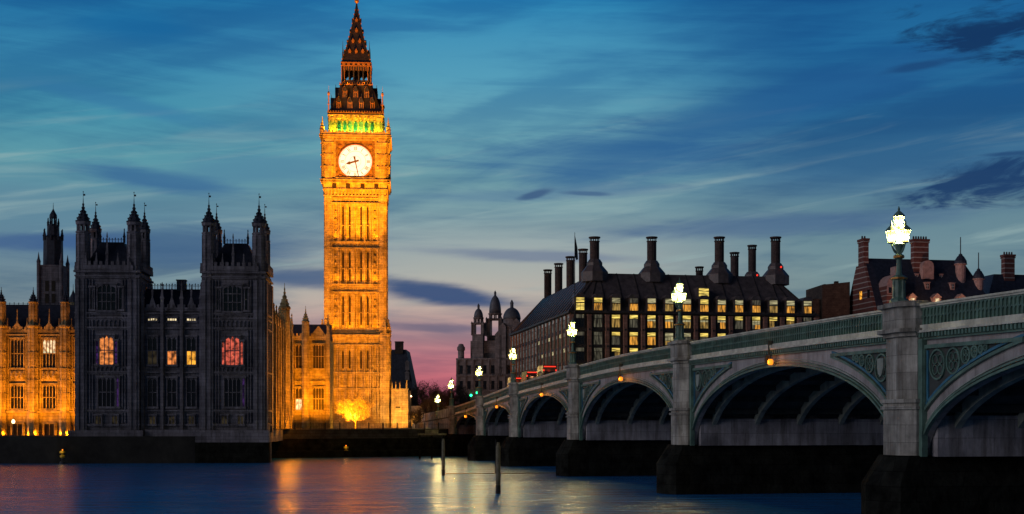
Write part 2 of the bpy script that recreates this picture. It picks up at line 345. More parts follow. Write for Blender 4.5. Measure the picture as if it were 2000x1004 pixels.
def cresting(mb, x0, x1, y, z, step=.5, h=.6):
    mb.box(x0, x1, y-.05, y+.05, z, z+.08); mb.box(x0, x1, y-.03, y+.03, z+h*.55, z+h*.62)
    k = int((x1-x0)/step)
    for i in range(k+1):
        x = x0+(x1-x0)*i/max(1, k); mb.box(x-.04, x+.04, y-.03, y+.03, z, z+h*(1 if i % 2 else .8)); mb.box(x-.11, x+.11, y-.03, y+.03, z+h*.75, z+h*.85)
def battlement(mb, x0, x1, z, h=.7, y0=-.3, y1=.1, step=.9):
    mb.box(x0, x1, y0, y1, z, z+h*.55); n = max(1, int((x1-x0)/step)); p = (x1-x0)/n
    for i in range(n):
        mb.box(x0+p*i+p*.18, x0+p*i+p*.68, y0, y1, z+h*.55, z+h); 
def bands(mb, x0, x1, zs, d=.22, h=.2, y=0):
    for z in zs:
        mb.box(x0, x1, y-d, y, z, z+h*.5); mb.box(x0, x1, y-d*.6, y, z-h*.5, z)
def blind_panels(mb, x0, x1, z0, z1, n, d=.1, arch=True):
    p = (x1-x0)/n
    for i in range(n+1): mb.box(x0+i*p-.05, x0+i*p+.05, -d, 0, z0, z1)
    if arch:
        for i in range(n):
            cx = x0+(i+.5)*p
            mb.extr([(cx-p/2+.05, z1), (cx-p/2+.05, z1-p*.45), (cx, z1)], -d, 0); mb.extr([(cx+p/2-.05, z1), (cx, z1), (cx+p/2-.05, z1-p*.45)], -d, 0)
# ================================================================== GROUND, WATER
def add_water():
    mb = MB(); S = 6000
    mb.add([(-S, -400, 0), (S, -400, 0), (S, 5000, 0), (-S, 5000, 0)], [(0, 1, 2, 3)])
    m = bpy.data.materials.new('river_water'); m.use_nodes = True; t = m.node_tree; n = t.nodes; l = t.links; p = n['Principled BSDF']; M['river_water'] = m
    p.inputs['Base Color'].default_value = (.008, .16, .44, 1); p.inputs['IOR'].default_value = 1.45  # strong blue base colour stands in for sky reflected by the waves
    p.inputs['Specular IOR Level'].default_value = 1.0
    g = n.new('ShaderNodeTexCoord'); mp = n.new('ShaderNodeMapping'); mp.inputs['Scale'].default_value = (.12, .45, 1); l.new(g.outputs['Object'], mp.inputs[0])
    a = n.new('ShaderNodeTexNoise'); a.inputs['Scale'].default_value = 1.0; a.inputs['Detail'].default_value = 5; a.inputs['Roughness'].default_value = .66; a.inputs['Distortion'].default_value = .6; l.new(mp.outputs[0], a.inputs['Vector'])
    b = n.new('ShaderNodeBump'); b.inputs['Strength'].default_value = 1; b.inputs['Distance'].default_value = .75; l.new(a.outputs[0], b.inputs['Height']); l.new(b.outputs[0], p.inputs['Normal'])
    mp2 = n.new('ShaderNodeMapping'); mp2.inputs['Scale'].default_value = (.02, .06, 1); l.new(g.outputs['Object'], mp2.inputs[0])
    a2 = n.new('ShaderNodeTexNoise'); a2.inputs['Scale'].default_value = 1.0; a2.inputs['Detail'].default_value = 4; l.new(mp2.outputs[0], a2.inputs['Vector'])
    mr = n.new('ShaderNodeMapRange'); mr.inputs[3].default_value = .1; mr.inputs[4].default_value = .36; l.new(a2.outputs[0], mr.inputs[0]); l.new(mr.outputs[0], p.inputs['Roughness'])
    struct(link('water', mb, 'river_water'))
add_water()
# west bank: ground sheet at z 5.0, shore polygon
shore = [(-300, 196), (-67, 196), (-37, 199.5), (-42.5, 229), (-8, 249), (20, 262), (160, 286), (700, 380)]
mb = MB()
P = shore+[(4000, 3800), (-4000, 3800), (-4000, 196)]
mb.prism(P, -4, 4.0); struct(link('riverbed', mb, 'mud'))
mb = MB(); g2 = [(-42.0, 229.8), (-8, 249.8), (20, 262.8), (160, 287), (700, 381), (4000, 3700), (-4000, 3700), (-4000, 222), (-42.0, 222)]
mb.prism(g2, 4.0, 5.0); struct(link('ground', mb, 'paving'))
# ================================================================== CLOCK TOWER
TW = thing('clock_tower', 'tall gothic clock tower floodlit amber with glowing round dial and dark iron spire', 'clock tower', (-35.0, 300, 5.0), R(4.3))
sh = MB(); sh.square(0, 0, [(7.15, 0), (7.15, 20.6), (6.5, 21.0), (6.5, 51), (6.7, 52), (7.0, 53.6), (7.0, 64.2)])
link('shaft', sh, 'honey_stone', TW)
faces = [Matrix.Rotation(k*math.pi/2, 4, 'Z') @ Matrix.Translation((0, -6.5, 0)) for k in range(4)]
base_faces = [Matrix.Rotation(k*math.pi/2, 4, 'Z') @ Matrix.Translation((0, -7.15, 0)) for k in range(4)]
clock_faces = [Matrix.Rotation(k*math.pi/2, 4, 'Z') @ Matrix.Translation((0, -7.0, 0)) for k in range(4)]
stages = [(22.6, 29.2), (32.2, 39.0), (41.4, 49.0)]
orn = MB(); crn = MB()
for k in range(4):
    orn.T = faces[k]; crn.T = faces[k]
    for sx in (-1, 1): crn.box(min(sx*5.15, sx*6.72), max(sx*5.15, sx*6.72), -.3, .3, 21, 52.4); crn.box(min(sx*5.6, sx*6.3), max(sx*5.6, sx*6.3), -.42, -.28, 21, 51.4)
    for z0, z1 in stages:
        for x in (-3.75, -3.35, -2.0, -.3, .3, 2.0, 3.35, 3.75, -4.9, 4.9): orn.box(x-.11, x+.11, -.38, 0, z0-.5, z1+.5)
        for a, b in ((-4.8, -3.8), (3.8, 4.8), (-3.25, -2.1), (2.1, 3.25), (-1.9, -.4), (.4, 1.9)):
            orn.extr([(a, z1+.5), (a, z1-.3), ((a+b)/2, z1+.45)], -.2, 0); orn.extr([(b, z1+.5), ((a+b)/2, z1+.45), (b, z1-.3)], -.2, 0)
            orn.box(a, b, -.12, 0, z0+(z1-z0)*.42, z0+(z1-z0)*.42+.16); 
        for x in (-4.3, 4.3):
            for q in (.2, .55, .78): orn.lathe(x, -.08, [(.28, z0+(z1-z0)*q), (.28, z0+(z1-z0)*q+.5)], 6)
    for z in (21.1, 29.9, 31.6, 39.6, 41.0, 49.5): orn.box(-6.55, 6.55, -.42, 0, z, z+.18); orn.box(-6.5, 6.5, -.3, 0, z-.16, z)
    for z0, z1 in ((30.1, 31.4), (39.8, 40.85), (49.7, 50.8)):
        blind_panels(orn, -5.0, 5.0, z0, z1, 11, .2)
    # corbelled gallery under the clock
    for z, d in ((51.0, .45), (52.4, .62), (54.3, .85)): orn.box(-6.6-d*.6, 6.6+d*.6, -d, 0, z, z+.28)
    for i in range(17): x = -6+i*.75; orn.extr([(x-.18, 51.3), (x+.18, 51.3), (x+.18, 52.4), (x-.18, 52.4)], -.55, 0)
for k in range(4):
    orn.T = base_faces[k]
    for sx in (-1, 1): crn.T = base_faces[k]; crn.box(min(sx*5.4, sx*7.35), max(sx*5.4, sx*7.35), -.35, .3, 0, 20.9); crn.box(min(sx*6.0, sx*6.8), max(sx*6.0, sx*6.8), -.55, -.33, 0, 20)
    for z in (1.6, 8.6, 12.2, 18.2, 20.4): orn.box(-7.2, 7.2, -.4, 0, z, z+.2); orn.box(-7.2, 7.2, -.28, 0, z-.18, z)
    for x in (-4.9, -3.8, -3.35, -2.0, -.3, .3, 2.0, 3.35, 3.8, 4.9): orn.box(x-.11, x+.11, -.38, 0, 2, 18.2)
    blind_panels(orn, -5.2, 5.2, 18.5, 20.3, 11, .24)
    for a, b in ((-4.8, -3.9), (3.9, 4.8), (-3.25, -2.1), (2.1, 3.25), (-1.9, -.4), (.4, 1.9)):
        for zt in (8.5, 12.1, 18.1):
            orn.extr([(a, zt), (a, zt-.7), ((a+b)/2, zt-.05)], -.2, 0); orn.extr([(b, zt), ((a+b)/2, zt-.05), (b, zt-.7)], -.2, 0)
    for x in (-6.4, 6.4): pinnacle(crn, x, -.1, 20.9, .8, 3.2)
link('ornament', orn, 'honey_stone', TW); link('corner_buttress', crn, 'honey_stone', TW)
for k in (0, 1):
    for x in (-2.7, -1.25, 1.25, 2.7):
        for z0, z1 in ((13.0, 17.2),)+tuple(stages):
            g = MB(base_faces[k] if z0 == 13.0 else faces[k]); g.box(x-.2, x+.2, -.06, -.01, z0+.1, z1-.5); g.extr([(x-.2, z1-.5), (x+.2, z1-.5), (x, z1)], -.06, -.01)
            link('window', g, 'soot_glass', TW)
# clock stage
cs = MB()
for k in range(4):
    cs.T = clock_faces[k]
    for sx in (-1, 1):
        cs.box(min(sx*4.3, sx*7.3), max(sx*4.3, sx*7.3), -.3, .3, 54.6, 64.0); cs.box(min(sx*5.0, sx*6.6), max(sx*5.0, sx*6.6), -.45, -.28, 54.8, 63.6)
        for z in (57.4, 60.0, 62.6): cs.box(min(sx*4.7, sx*6.9), max(sx*4.7, sx*6.9), -.6, -.28, z, z+.22)
        for xx in (5.3, 5.8, 6.3):
            for z in (55.2, 57.8, 60.4): cs.box(sx*xx-.06, sx*xx+.06, -.54, -.43, z, z+2.0)
    for z, d in ((53.9, .5), (54.4, .7), (63.8, .7), (64.2, .9)): cs.box(-7.0-d, 7.0+d, -d, 0, z, z+.3)
    cs.box(-4.35, 4.35, -.5, 0, 54.7, 55.1); cs.box(-4.35, 4.35, -.5, 0, 63.2, 63.6)
    for i in range(15): cs.box(-4.2+i*.6-.15, -4.2+i*.6+.15, -.6, 0, 63.62, 63.8)
    battlement(cs, -7.5, 7.5, 64.5, .9, -.75, -.5, .75)
    for sx in (-1, 1): pinnacle(cs, sx*7.4, -.4, 64.5, .6, 2.6)
link('clock_stage', cs, 'honey_stone', TW)
for k in (0, 1):
    gm = MB(clock_faces[k])
    for x in (-4.6, -1.6, 1.6, 4.6):
        gm = MB(clock_faces[k]); gm.box(x-.45, x+.45, -.16, .3, 52.8, 53.75); link('gallery_opening', gm, 'soot_glass', TW)
def dial(T, k):
    s_ = MB(T); s_.box(-4.25, 4.25, -.08, 0, 55.1, 63.2)
    for a in (0, 1):
        q = .16*a
        s_.box(-4.25+q, -3.95+q, -.3+.08*a, -.05, 55.1, 63.2); s_.box(3.95-q, 4.25-q, -.3+.08*a, -.05, 55.1, 63.2)
        s_.box(-4.1, 4.1, -.3+.08*a, -.05, 55.1+q, 55.35+q); s_.box(-4.1, 4.1, -.3+.08*a, -.05, 62.95-q, 63.2-q)
    ds = link('clock_surround', s_, 'dial_surround', TW)
    g_ = MB(T)
    for sx in (-1, 1):
        for sz in (-1, 1): g_.T = T @ Matrix.Translation((sx*3.3, -.12, 58.65+sz*3.3)) @ Matrix.Rotation(R(90), 4, 'X'); g_.lathe(0, 0, [(.42, -.1), (.42, .08), (.15, .14)], 8)
    TT = T @ Matrix.Translation((0, 0, 58.65)) @ Matrix.Rotation(R(90), 4, 'X')
    g_.T = TT
    for i in range(48):
        a0, a1 = 2*math.pi*i/48, 2*math.pi*(i+1)/48
        for r0, r1, d in ((3.62, 3.85, .3),):
            g_.add([(r0*math.cos(a0), r0*math.sin(a0), .05), (r1*math.cos(a0), r1*math.sin(a0), .05), (r1*math.cos(a1), r1*math.sin(a1), .05), (r0*math.cos(a1), r0*math.sin(a1), .05),
                    (r0*math.cos(a0), r0*math.sin(a0), d), (r1*math.cos(a0), r1*math.sin(a0), d), (r1*math.cos(a1), r1*math.sin(a1), d), (r0*math.cos(a1), r0*math.sin(a1), d)],
                   [(0,1,2,3),(4,5,6,7),(0,1,5,4),(1,2,6,5),(2,3,7,6),(3,0,4,7)])
    link('gilt_ring', g_, 'gilding', ds)
    d_ = MB(TT); d_.lathe(0, 0, [(3.62, .1), (3.62, .2)], 48); do = link('clock_dial', d_, 'opal_dial', TW)
    n_ = MB(TT)
    def ringbars(r, w2, n=60):
        for i in range(n):
            a = 2*math.pi*i/n; c, s2 = math.cos(a), math.sin(a); b = 2*math.pi*(i+1)/n; c2, s3 = math.cos(b), math.sin(b)
            n_.add([(r*c, r*s2, .22), ((r+w2)*c, (r+w2)*s2, .22), ((r+w2)*c2, (r+w2)*s3, .22), (r*c2, r*s3, .22)], [(0, 1, 2, 3)])
    ringbars(3.38, .08); ringbars(2.25, .07); ringbars(1.2, .05)
    num = ['XII', 'I', 'II', 'III', 'IIII', 'V', 'VI', 'VII', 'VIII', 'IX', 'X', 'XI']
    for h, tx in enumerate(num):
        ang = -h*math.pi/6
        wd = {'I': .2, 'V': .4, 'X': .4}; tot = sum(wd[c] for c in tx); x = -tot/2
        for ch in tx:
            n_.T = TT @ Matrix.Rotation(ang, 4, 'Z') @ Matrix.Translation((x+wd[ch]/2, 2.86, .24))
            if ch == 'I': n_.box(-.06, .06, -.38, .38, 0, .02)
            elif ch == 'V':
                n_.add([(-.16, .38, 0), (-.04, .38, 0), (.06, -.38, 0), (-.04, -.38, 0)], [(0, 1, 2, 3)]); n_.add([(.16, .38, 0), (.1, .38, 0), (-.04, -.38, 0), (.02, -.38, 0)], [(0, 1, 2, 3)])
            else:
                n_.add([(-.16, .38, 0), (-.04, .38, 0), (.16, -.38, 0), (.04, -.38, 0)], [(0, 1, 2, 3)]); n_.add([(.16, .38, 0), (.1, .38, 0), (-.16, -.38, 0), (-.1, -.38, 0)], [(0, 1, 2, 3)])
            x += wd[ch]
    n_.T = TT
    for i in range(60):
        n_.T = TT @ Matrix.Rotation(-i*math.pi/30, 4, 'Z'); n_.box(-.02, .02, 3.44, 3.56, .21, .23)
    link('numerals', n_, 'numeral', do)
    h_ = MB(TT @ Matrix.Rotation(-R(254), 4, 'Z')); h_.add([(-.2, -.8, .34), (.2, -.8, .34), (.2, 1.0, .34), (.36, 1.4, .34), (0, 2.2, .34), (-.36, 1.4, .34), (-.2, 1.0, .34)], [(0, 1, 2, 3, 4, 5, 6)])
    h_.lathe(0, 0, [(.28, .3), (.28, .38)], 10); link('hour_hand', h_, 'dial_black', do)
    h_ = MB(TT @ Matrix.Rotation(-R(168), 4, 'Z')); h_.add([(-.25, -1.1, .4), (.25, -1.1, .4), (.12, 0, .4), (.09, 3.3, .4), (-.09, 3.3, .4), (-.12, 0, .4)], [(0, 1, 2, 3, 4, 5)]); link('minute_hand', h_, 'dial_black', do)
for k in range(4): dial(clock_faces[k], k)
# belfry
bf = MB(); bf.box(-4.6, 4.6, -4.6, 4.6, 64.3, 69.2); link('bell_chamber', bf, 'palace_stone', TW)  # darker stone than outside: shade of the interior put into the colour
bs = MB(); bs.square(0, 0, [(6.9, 64.2), (6.9, 64.6)])
for k in range(4):
    bs.T = Matrix.Rotation(k*math.pi/2, 4, 'Z') @ Matrix.Translation((0, -5.9, 0))
    for sx in (-1, 1): bs.box(min(sx*4.3, sx*5.92), max(sx*4.3, sx*5.92), 0, 1.5, 64.6, 69.0); bs.box(min(sx*4.7, sx*5.5), max(sx*4.7, sx*5.5), -.15, 0, 64.6, 68.6)
    for i in range(8):
        x = -4.2+i*1.2; bs.box(x-.19, x+.19, -.12, .5, 64.6, 68.0); bs.lathe(x, -.08, [(.12, 64.6), (.12, 67.4)], 6)
    for i in range(7):
        x = -3.6+i*1.2
        bs.extr([(x-.46, 68.02), (x-.46, 67.1), (x-.3, 67.6), (x, 68.0)], 0, .4); bs.extr([(x+.46, 68.02), (x, 68.0), (x+.3, 67.6), (x+.46, 67.1)], 0, .4)
    bs.box(-4.3, 4.3, 0, .5, 68.02, 69.0); bs.box(-5.95, 5.95, -.25, .4, 68.95, 69.2); bs.box(-6.0, 6.0, -.12, .2, 65.1, 65.25)
    for i in range(9): x = -4.0+i*1.0; bs.lathe(x, -.06, [(.3, 68.3), (.3, 68.8)], 8)
link('belfry', bs, 'honey_stone', TW)
rf = MB(); rf.square(0, 0, [(6.15, 69.2), (6.05, 69.6), (5.3, 70.9), (4.45, 73.2), (3.5, 75.5), (3.45, 75.7)]); link('roof', rf, 'cast_iron_roof', TW)
gl = MB()
for k in range(4):
    gl.T = Matrix.Rotation(k*math.pi/2, 4, 'Z') @ Matrix.Translation((0, -6.15, 0))
    gl.box(-6.15, 6.15, -.05, .05, 69.55, 69.65)
    for i in range(22): x = -6+i*.571; gl.box(x-.04, x+.04, -.05, .03, 69.6, 70.0); gl.box(x-.12, x+.12, -.05, .03, 69.8, 69.9)
link('roof_cresting', gl, 'gilding', TW)
for k in range(4):
    T = Matrix.Rotation(k*math.pi/2, 4, 'Z')
    for row, (z, y, xs) in enumerate(((70.6, -5.35, (-3.7, -1.25, 1.25, 3.7)), (73.0, -4.45, (-2.4, 0, 2.4)))):
        for x in xs:
            d_ = MB(T); d_.box(x-.42, x+.42, y-.15, y+1.0, z, z+1.3); d_.extr([(x-.52, z+1.3), (x+.52, z+1.3), (x, z+2.4)], y-.22, y+.9); d_.tube((x, y-.1, z+2.3), (x, y-.1, z+3.0), .07, n=4)
            o = link('dormer', d_, 'cast_iron_roof', TW)
            e_ = MB(T); e_.box(x-.48, x-.36, y-.2, y-.1, z, z+1.3); e_.box(x+.36, x+.48, y-.2, y-.1, z, z+1.3); e_.box(x-.05, x+.05, y-.2, y-.1, z, z+1.2); e_.arch(x, z+1.25, 1.0, .95, y-.27, y-.2, .12, 3)
            e_.box(x-.3, x+.3, y-.24, y-.2, z+.95, z+1.1)
            link('gilt_trim', e_, 'gilding', o)
ln = MB(); ln.square(0, 0, [(3.55, 75.6), (3.65, 75.9), (3.35, 76.1)]); 
for k in range(4):
    ln.T = Matrix.Rotation(k*math.pi/2, 4, 'Z') @ Matrix.Translation((0, -3.25, 0))
    for sx in (-1, 1): ln.box(sx*2.9-.35, sx*2.9+.35, 0, .6, 76, 80.7)
    for x in (-1.55, -.55, .55, 1.55): ln.box(x-.13, x+.13, 0, .3, 76, 78.9)
    ln.box(-2.6, 2.6, .05, .25, 76.0, 76.9)
    for x in (-2.1, -1.05, 0, 1.05, 2.1): ln.extr([(x-.55, 79.3), (x-.55, 78.4), (x-.38, 78.8), (x, 79.25)], 0, .3); ln.extr([(x+.55, 79.3), (x, 79.25), (x+.38, 78.8), (x+.55, 78.4)], 0, .3)
    ln.box(-2.6, 2.6, 0, .4, 79.3, 80.7)
link('lantern', ln, 'cast_iron_roof', TW)
lg = MB()
for k in range(4):
    lg.T = Matrix.Rotation(k*math.pi/2, 4, 'Z') @ Matrix.Translation((0, -3.25, 0))
    lg.box(-3.3, 3.3, -.14, -.03, 79.95, 80.15); lg.box(-3.3, 3.3, -.14, -.03, 80.65, 80.85); lg.box(-3.7, 3.7, -.42, -.32, 75.7, 75.9)
    for i in range(6): x = -2.75+i*1.1; lg.box(x-.32, x+.32, -.1, -.02, 80.2, 80.6)
    for i in range(11): x = -2.75+i*.55; lg.box(x-.05, x+.05, -.08, -.01, 79.0, 79.9)
    for sx in (-1, 1): lg.box(sx*2.9-.38, sx*2.9-.28, -.06, -.01, 76, 80); lg.box(sx*2.9+.28, sx*2.9+.38, -.06, -.01, 76, 80)
    for i in range(14): x = -3.5+i*.54; lg.box(x-.05, x+.05, -.42, -.34, 75.9, 76.3)
link('gilt_frieze', lg, 'gilding', TW)
co = MB(); co.lathe(0, 0, [(1.3, 76), (1.3, 77.4), (.3, 78.4), (.2, 80.6)], 8); link('lantern_core', co, 'cast_iron_roof', TW)
ss = MB(); ss.square(0, 0, [(3.45, 80.85), (3.2, 81.1), (2.75, 82.6), (2.2, 84.6), (1.55, 87.2), (.95, 90.0), (.45, 92.6), (.16, 94.4), (.14, 94.8)])
link('spire', ss, 'cast_iron_roof', TW)
sd = MB()
for k in range(4):
    T = Matrix.Rotation(k*math.pi/2, 4, 'Z')
    for z, hw, xs in ((83.0, 2.62, (-1.45, 0, 1.45)), (85.4, 1.98, (-.75, .75)), (87.9, 1.38, (0,)), (90.3, .86, (0,))):
        for x in xs:
            sd.T = T; sd.box(x-.25, x+.25, -hw-.18, -hw+.4, z, z+.35); sd.extr([(x-.36, z+.35), (x+.36, z+.35), (x, z+1.0)], -hw-.22, -hw+.35)
    for i in range(12):                             # crockets up the hips
        z = 81.4+i*1.05; hw = [3.1, 2.8, 2.5, 2.2, 1.95, 1.68, 1.42, 1.18, .95, .75, .55, .35][i]; sd.T = T; sd.box(-hw-.12, -hw+.1, -hw-.12, -hw+.1, z, z+.25)
link('spire_gilding', sd, 'gilding', TW)
fn = MB(); fn.lathe(0, 0, [(.1, 94.5), (.5, 94.9), (.55, 95.2), (.15, 95.5), (.1, 96.4), (.3, 96.6), (.1, 96.8), (.05, 98)], 8); link('finial', fn, 'gilding', TW)
for sx in (-1, 1):
    for sy in (-1, 1):
        p_ = MB(); x, y = sx*5.9, sy*5.9
        p_.box(x-.12, x+.12, y-.12, y+.12, 69.3, 73.2); p_.lathe(x, y, [(.12, 73), (.3, 73.1), (.32, 73.5), (.1, 73.8)], 6); p_.box(x-.35, x+.35, y-.04, y+.04, 71.2, 71.3); p_.box(x-.04, x+.04, y-.35, y+.35, 71.2, 71.3); p_.tube((x, y, 73.8), (x, y, 75), .05, .02)
        link('corner_finial', p_, 'gilding', TW)
        p_ = MB(); x, y = sx*2.95, sy*2.95; p_.box(x-.16, x+.16, y-.16, y+.16, 80.8, 83.0); p_.tube((x, y, 83), (x, y, 85.6), .12, .02); link('corner_finial', p_, 'cast_iron_roof', TW)
        p_ = MB(); x, y = sx*7.2, sy*7.2; p_.lathe(x, y, [(.5, 64.6), (.5, 66), (.6, 66.1), (.3, 66.5), (.04, 68.4)], 8); link('corner_pinnacle', p_, 'honey_stone', TW)
def warp(o):                                         # stretch the roof and spire a little above the belfry
    for c in o.children:
        if c.type == 'MESH' and 'w' not in c.data:
            c.data['w'] = 1
            for v in c.data.vertices:
                z = v.co.z
                if z > 69.3: v.co.z = z+min(.7, (z-69.3)*.11)+max(0, z-81)*.03
        warp(c)
warp(TW)
# tower floodlights (in the yard, on the roofs and on the ledges)
for (x, y, z, ax, az_, pw, cn) in ((-9, -24, 1, -2, 14, 24000, 60), (10, -22, 1, 2, 16, 26000, 60), (0, -26, 1, 0, 32, 70000, 46), (-30, -20, 1, -2, 42, 250000, 40), (26, -22, 1, 2, 44, 170000, 42),
                                (9, -53, 1, 0, 60, 1700000, 24), (12, -34, 1, 0, 36, 120000, 26)):
    lamp(TW, 'SPOT', (x, y, z), pw, AMB, .5, aim=(ax, -6.5, az_), cone=cn, blend=.8, name='floodlight')
lamp(TW, 'SPOT', (26, -8, 6), 40000, AMB, .6, aim=(7, 0, 36), cone=70, name='floodlight')
for z in (21.5, 31.9, 41.3):
    for x in (-4.4, -1.4, 1.4, 4.4): lamp(TW, 'SPOT', (x, -7.9, z), 700, AMB, .03, aim=(x, -6.5, z+6), cone=120, name='ledge_light')
for x in (-4.6, -1.5, 1.5, 4.6): lamp(TW, 'POINT', (x, -7.2, 65.0), 1000, (.8, .8, .02), .06, name='belfry_light')
for x in (-3.6, -2.4, -1.2, 0, 1.2, 2.4, 3.6): lamp(TW, 'POINT', (x, -5.1, 64.9), 520, (.03, .9, .12), .06, name='belfry_light')
for y in (-4, 0, 4): lamp(TW, 'POINT', (7.0, y, 65.0), 400, (.8, .8, .02), .06, name='belfry_light')
for x in (-2, 2): lamp(TW, 'POINT', (x, -4.4, 77.2), 60, AMB, .05, name='lantern_light')
lamp(TW, 'SPOT', (0, -14, 64), 6000, (1, .6, .3), .3, aim=(0, -3, 82), cone=50, name='floodlight')
# ================================================================== PALACE PAVILION
PV = thing('palace_pavilion', 'dark unlit gothic palace pavilion with two turreted towers on the river', 'palace', (-64.9, 197.9, 0), R(4.3))
# local: x 0..28.4, front faces -y, z is world.
def zy(y, Yd=198.): return CZ+(HOR-y)/F*Yd
wl = MB(); TWL = 9.35; XR = 18.5; W_ = 27.85
wl.box(0, TWL, 0, 9.4, -3, zy(530)); wl.box(XR, W_, 0, 9.4, -3, zy(530)); wl.box(TWL, XR, .8, 10, -3, zy(606)); wl.box(0, W_-.2, 9, 42, 3, 21.0)
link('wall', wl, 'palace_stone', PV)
pl = MB(); pl.prism([(-.9, -1.2), (10.4, -1.2), (10.4, 0.2), (-.9, .2)], -3, 3.1); pl.prism([(17.7, -1.2), (28.6, -1.2), (28.6, 1), (17.7, 1)], -3, 3.1); pl.prism([(9, -.5), (20, -.5), (20, 1), (9, 1)], -3, 3.1)
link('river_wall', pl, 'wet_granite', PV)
pl = MB()
for a, b in ((-.9, 10.1), (17.7, 28.6)): pl.prism([(a, -1.15), (b, -1.15), (b, .3), (a, .3)], 3.1, 4.6, .985, ((a+b)/2, .3)); pl.box(a+.1, b-.1, -1.0, 0, 4.6, 4.9)
pl.box(10.2, 18.3, -.4, .8, 3.1, 5.0)
link('plinth', pl, 'palace_stone', PV)
T0 = frame(0, 0); T1 = frame(0, .8); TR = frame(W_, 0, R(90)); TL_ = frame(0, 9.4, R(-90))
TRi = frame(TWL, 0, R(90))
tr = MB()
def tower_trim(x0, T):
    tr.T = T
    for z in (5.6, zy(803), zy(728), zy(641), zy(622), zy(612), zy(540)): tr.box(x0-.1, x0+TWL+.1, -.3, 0, z, z+.22); tr.box(x0, x0+TWL, -.18, 0, z-.2, z)
    for a in (x0, x0+TWL-1.7): tr.box(a, a+1.7, -.35, 0, 4.6, zy(545)); tr.box(a+.35, a+.6, -.48, -.33, 5, zy(545)); tr.box(a+1.1, a+1.35, -.48, -.33, 5, zy(545))
    blind_panels(tr, x0+1.8, x0+TWL-1.8, zy(638), zy(624), 9, .16)
    blind_panels(tr, x0+1.8, x0+TWL-1.8, zy(726), zy(716), 9, .16)
    for a in (x0+2.1, x0+2.5, x0+TWL-2.5, x0+TWL-2.1): tr.box(a-.07, a+.07, -.2, 0, 6, zy(545))
    tr.box(x0-.2, x0+TWL+.2, -.45, 0, zy(532), zy(528))
    battlement(tr, x0+.9, x0+TWL-.9, zy(527), 1.3, -.4, -.05, .8)
    for i in range(1, 6): pinnacle(tr, x0+TWL*i/6, -.25, zy(527), .35, (2.6 if i != 3 else 5.6))
tower_trim(0, T0); tower_trim(XR, T0); 
tr.T = frame(W_, 0, R(90)); 
for z in (5.6, zy(803), zy(728), zy(641), zy(622), zy(612), zy(540)): tr.box(-.1, 9.5, -.3, 0, z, z+.22)
for a in (0, 7.7): tr.box(a, a+1.7, -.3, 0, 4.6, zy(545))
for i in range(9): tr.box(1.9+i*.72, 2.0+i*.72, -.15, 0, 6, zy(545))
battlement(tr, .9, 8.5, zy(527), 1.3, -.4, -.05, .8)
tr.T = frame(TWL, 0, R(90)); battlement(tr, .9, 8.5, zy(527), 1.3, -.4, -.05, .8); tr.box(-.1, 9.5, -.3, 0, zy(540), zy(540)+.3)
tr.T = frame(0, 9.4, R(-90)); battlement(tr, .9, 8.5, zy(527), 1.3, -.4, -.05, .8)
tr.T = frame(XR, 9.4, R(-90)); battlement(tr, .9, 8.5, zy(527), 1.3, -.4, -.05, .8)
tr.T = T1
for z in (5.6, zy(803), zy(728), zy(641), zy(612)): tr.box(TWL, XR, -.3, 0, z, z+.22)
battlement(tr, TWL, XR, zy(606), 1.0, -.3, 0, .75)
for i in range(4):
    x = TWL+.35+i*2.87; tr.box(x-.22, x+.22, -.5, 0, 4.8, zy(603)); pinnacle(tr, x, -.2, zy(604), .45, 4.2)
for i in range(3):
    x = TWL+1.78+i*2.87
    tr.extr([(x-.75, zy(606)), (x+.75, zy(606)), (x, zy(606)+2.4)], -.3, 0); pinnacle(tr, x, -.15, zy(606)+2.2, .25, 1.8)
link('carved_trim', tr, 'palace_stone', PV)
for x0, pu, lowp in ((0, 'lit_orange', 'dark_glass'), (XR, 'lit_pink', 'dark_glass')):
    c = x0+TWL/2+(-.1)
    gothic_window(PV, T0, c, zy(712), zy(656), 2.0, 3, pu, trans=1, arch=True)
    for sx in (-1, 1): gothic_window(PV, T0, c+sx*1.38, zy(711), zy(666), .34, 1, 'lit_purple' if x0 == 0 else 'lit_pink', trans=1)
    gothic_window(PV, T0, c, zy(794), zy(738), 2.4, 4, lowp, trans=1)
    gothic_window(PV, T0, c+1.62, zy(794), zy(738), .3, 1, 'lit_purple', trans=2)
    gothic_window(PV, T0, c, zy(606), zy(555), 2.6, 4, 'dark_glass', trans=2, arch=True)
    for sx in (-1, 1): gothic_window(PV, T0, c+sx*2.1, zy(604), zy(562), .5, 1, 'dark_glass', trans=1)
    for sx in (-1, 1): gothic_window(PV, T0, c+sx*1.2, zy(828), zy(812), .8, 2, 'lit_faint', trans=0)
for i in range(3):
    x = TWL+1.78+i*2.87
    gothic_window(PV, T1, x, zy(711), zy(657), 1.3, 2, 'dark_glass', trans=1, low=('lit_faint', 'lit_orange', 'lit_amber')[i])
    gothic_window(PV, T1, x, zy(624.5), zy(620.5), 1.3, 4, 'lit_cream', trans=0, d=.14)
    gothic_window(PV, T1, x, zy(794), zy(738), 1.3, 2, 'dark_glass', trans=1)
    gothic_window(PV, T1, x, zy(828), zy(812), .8, 2, 'lit_faint', trans=0)
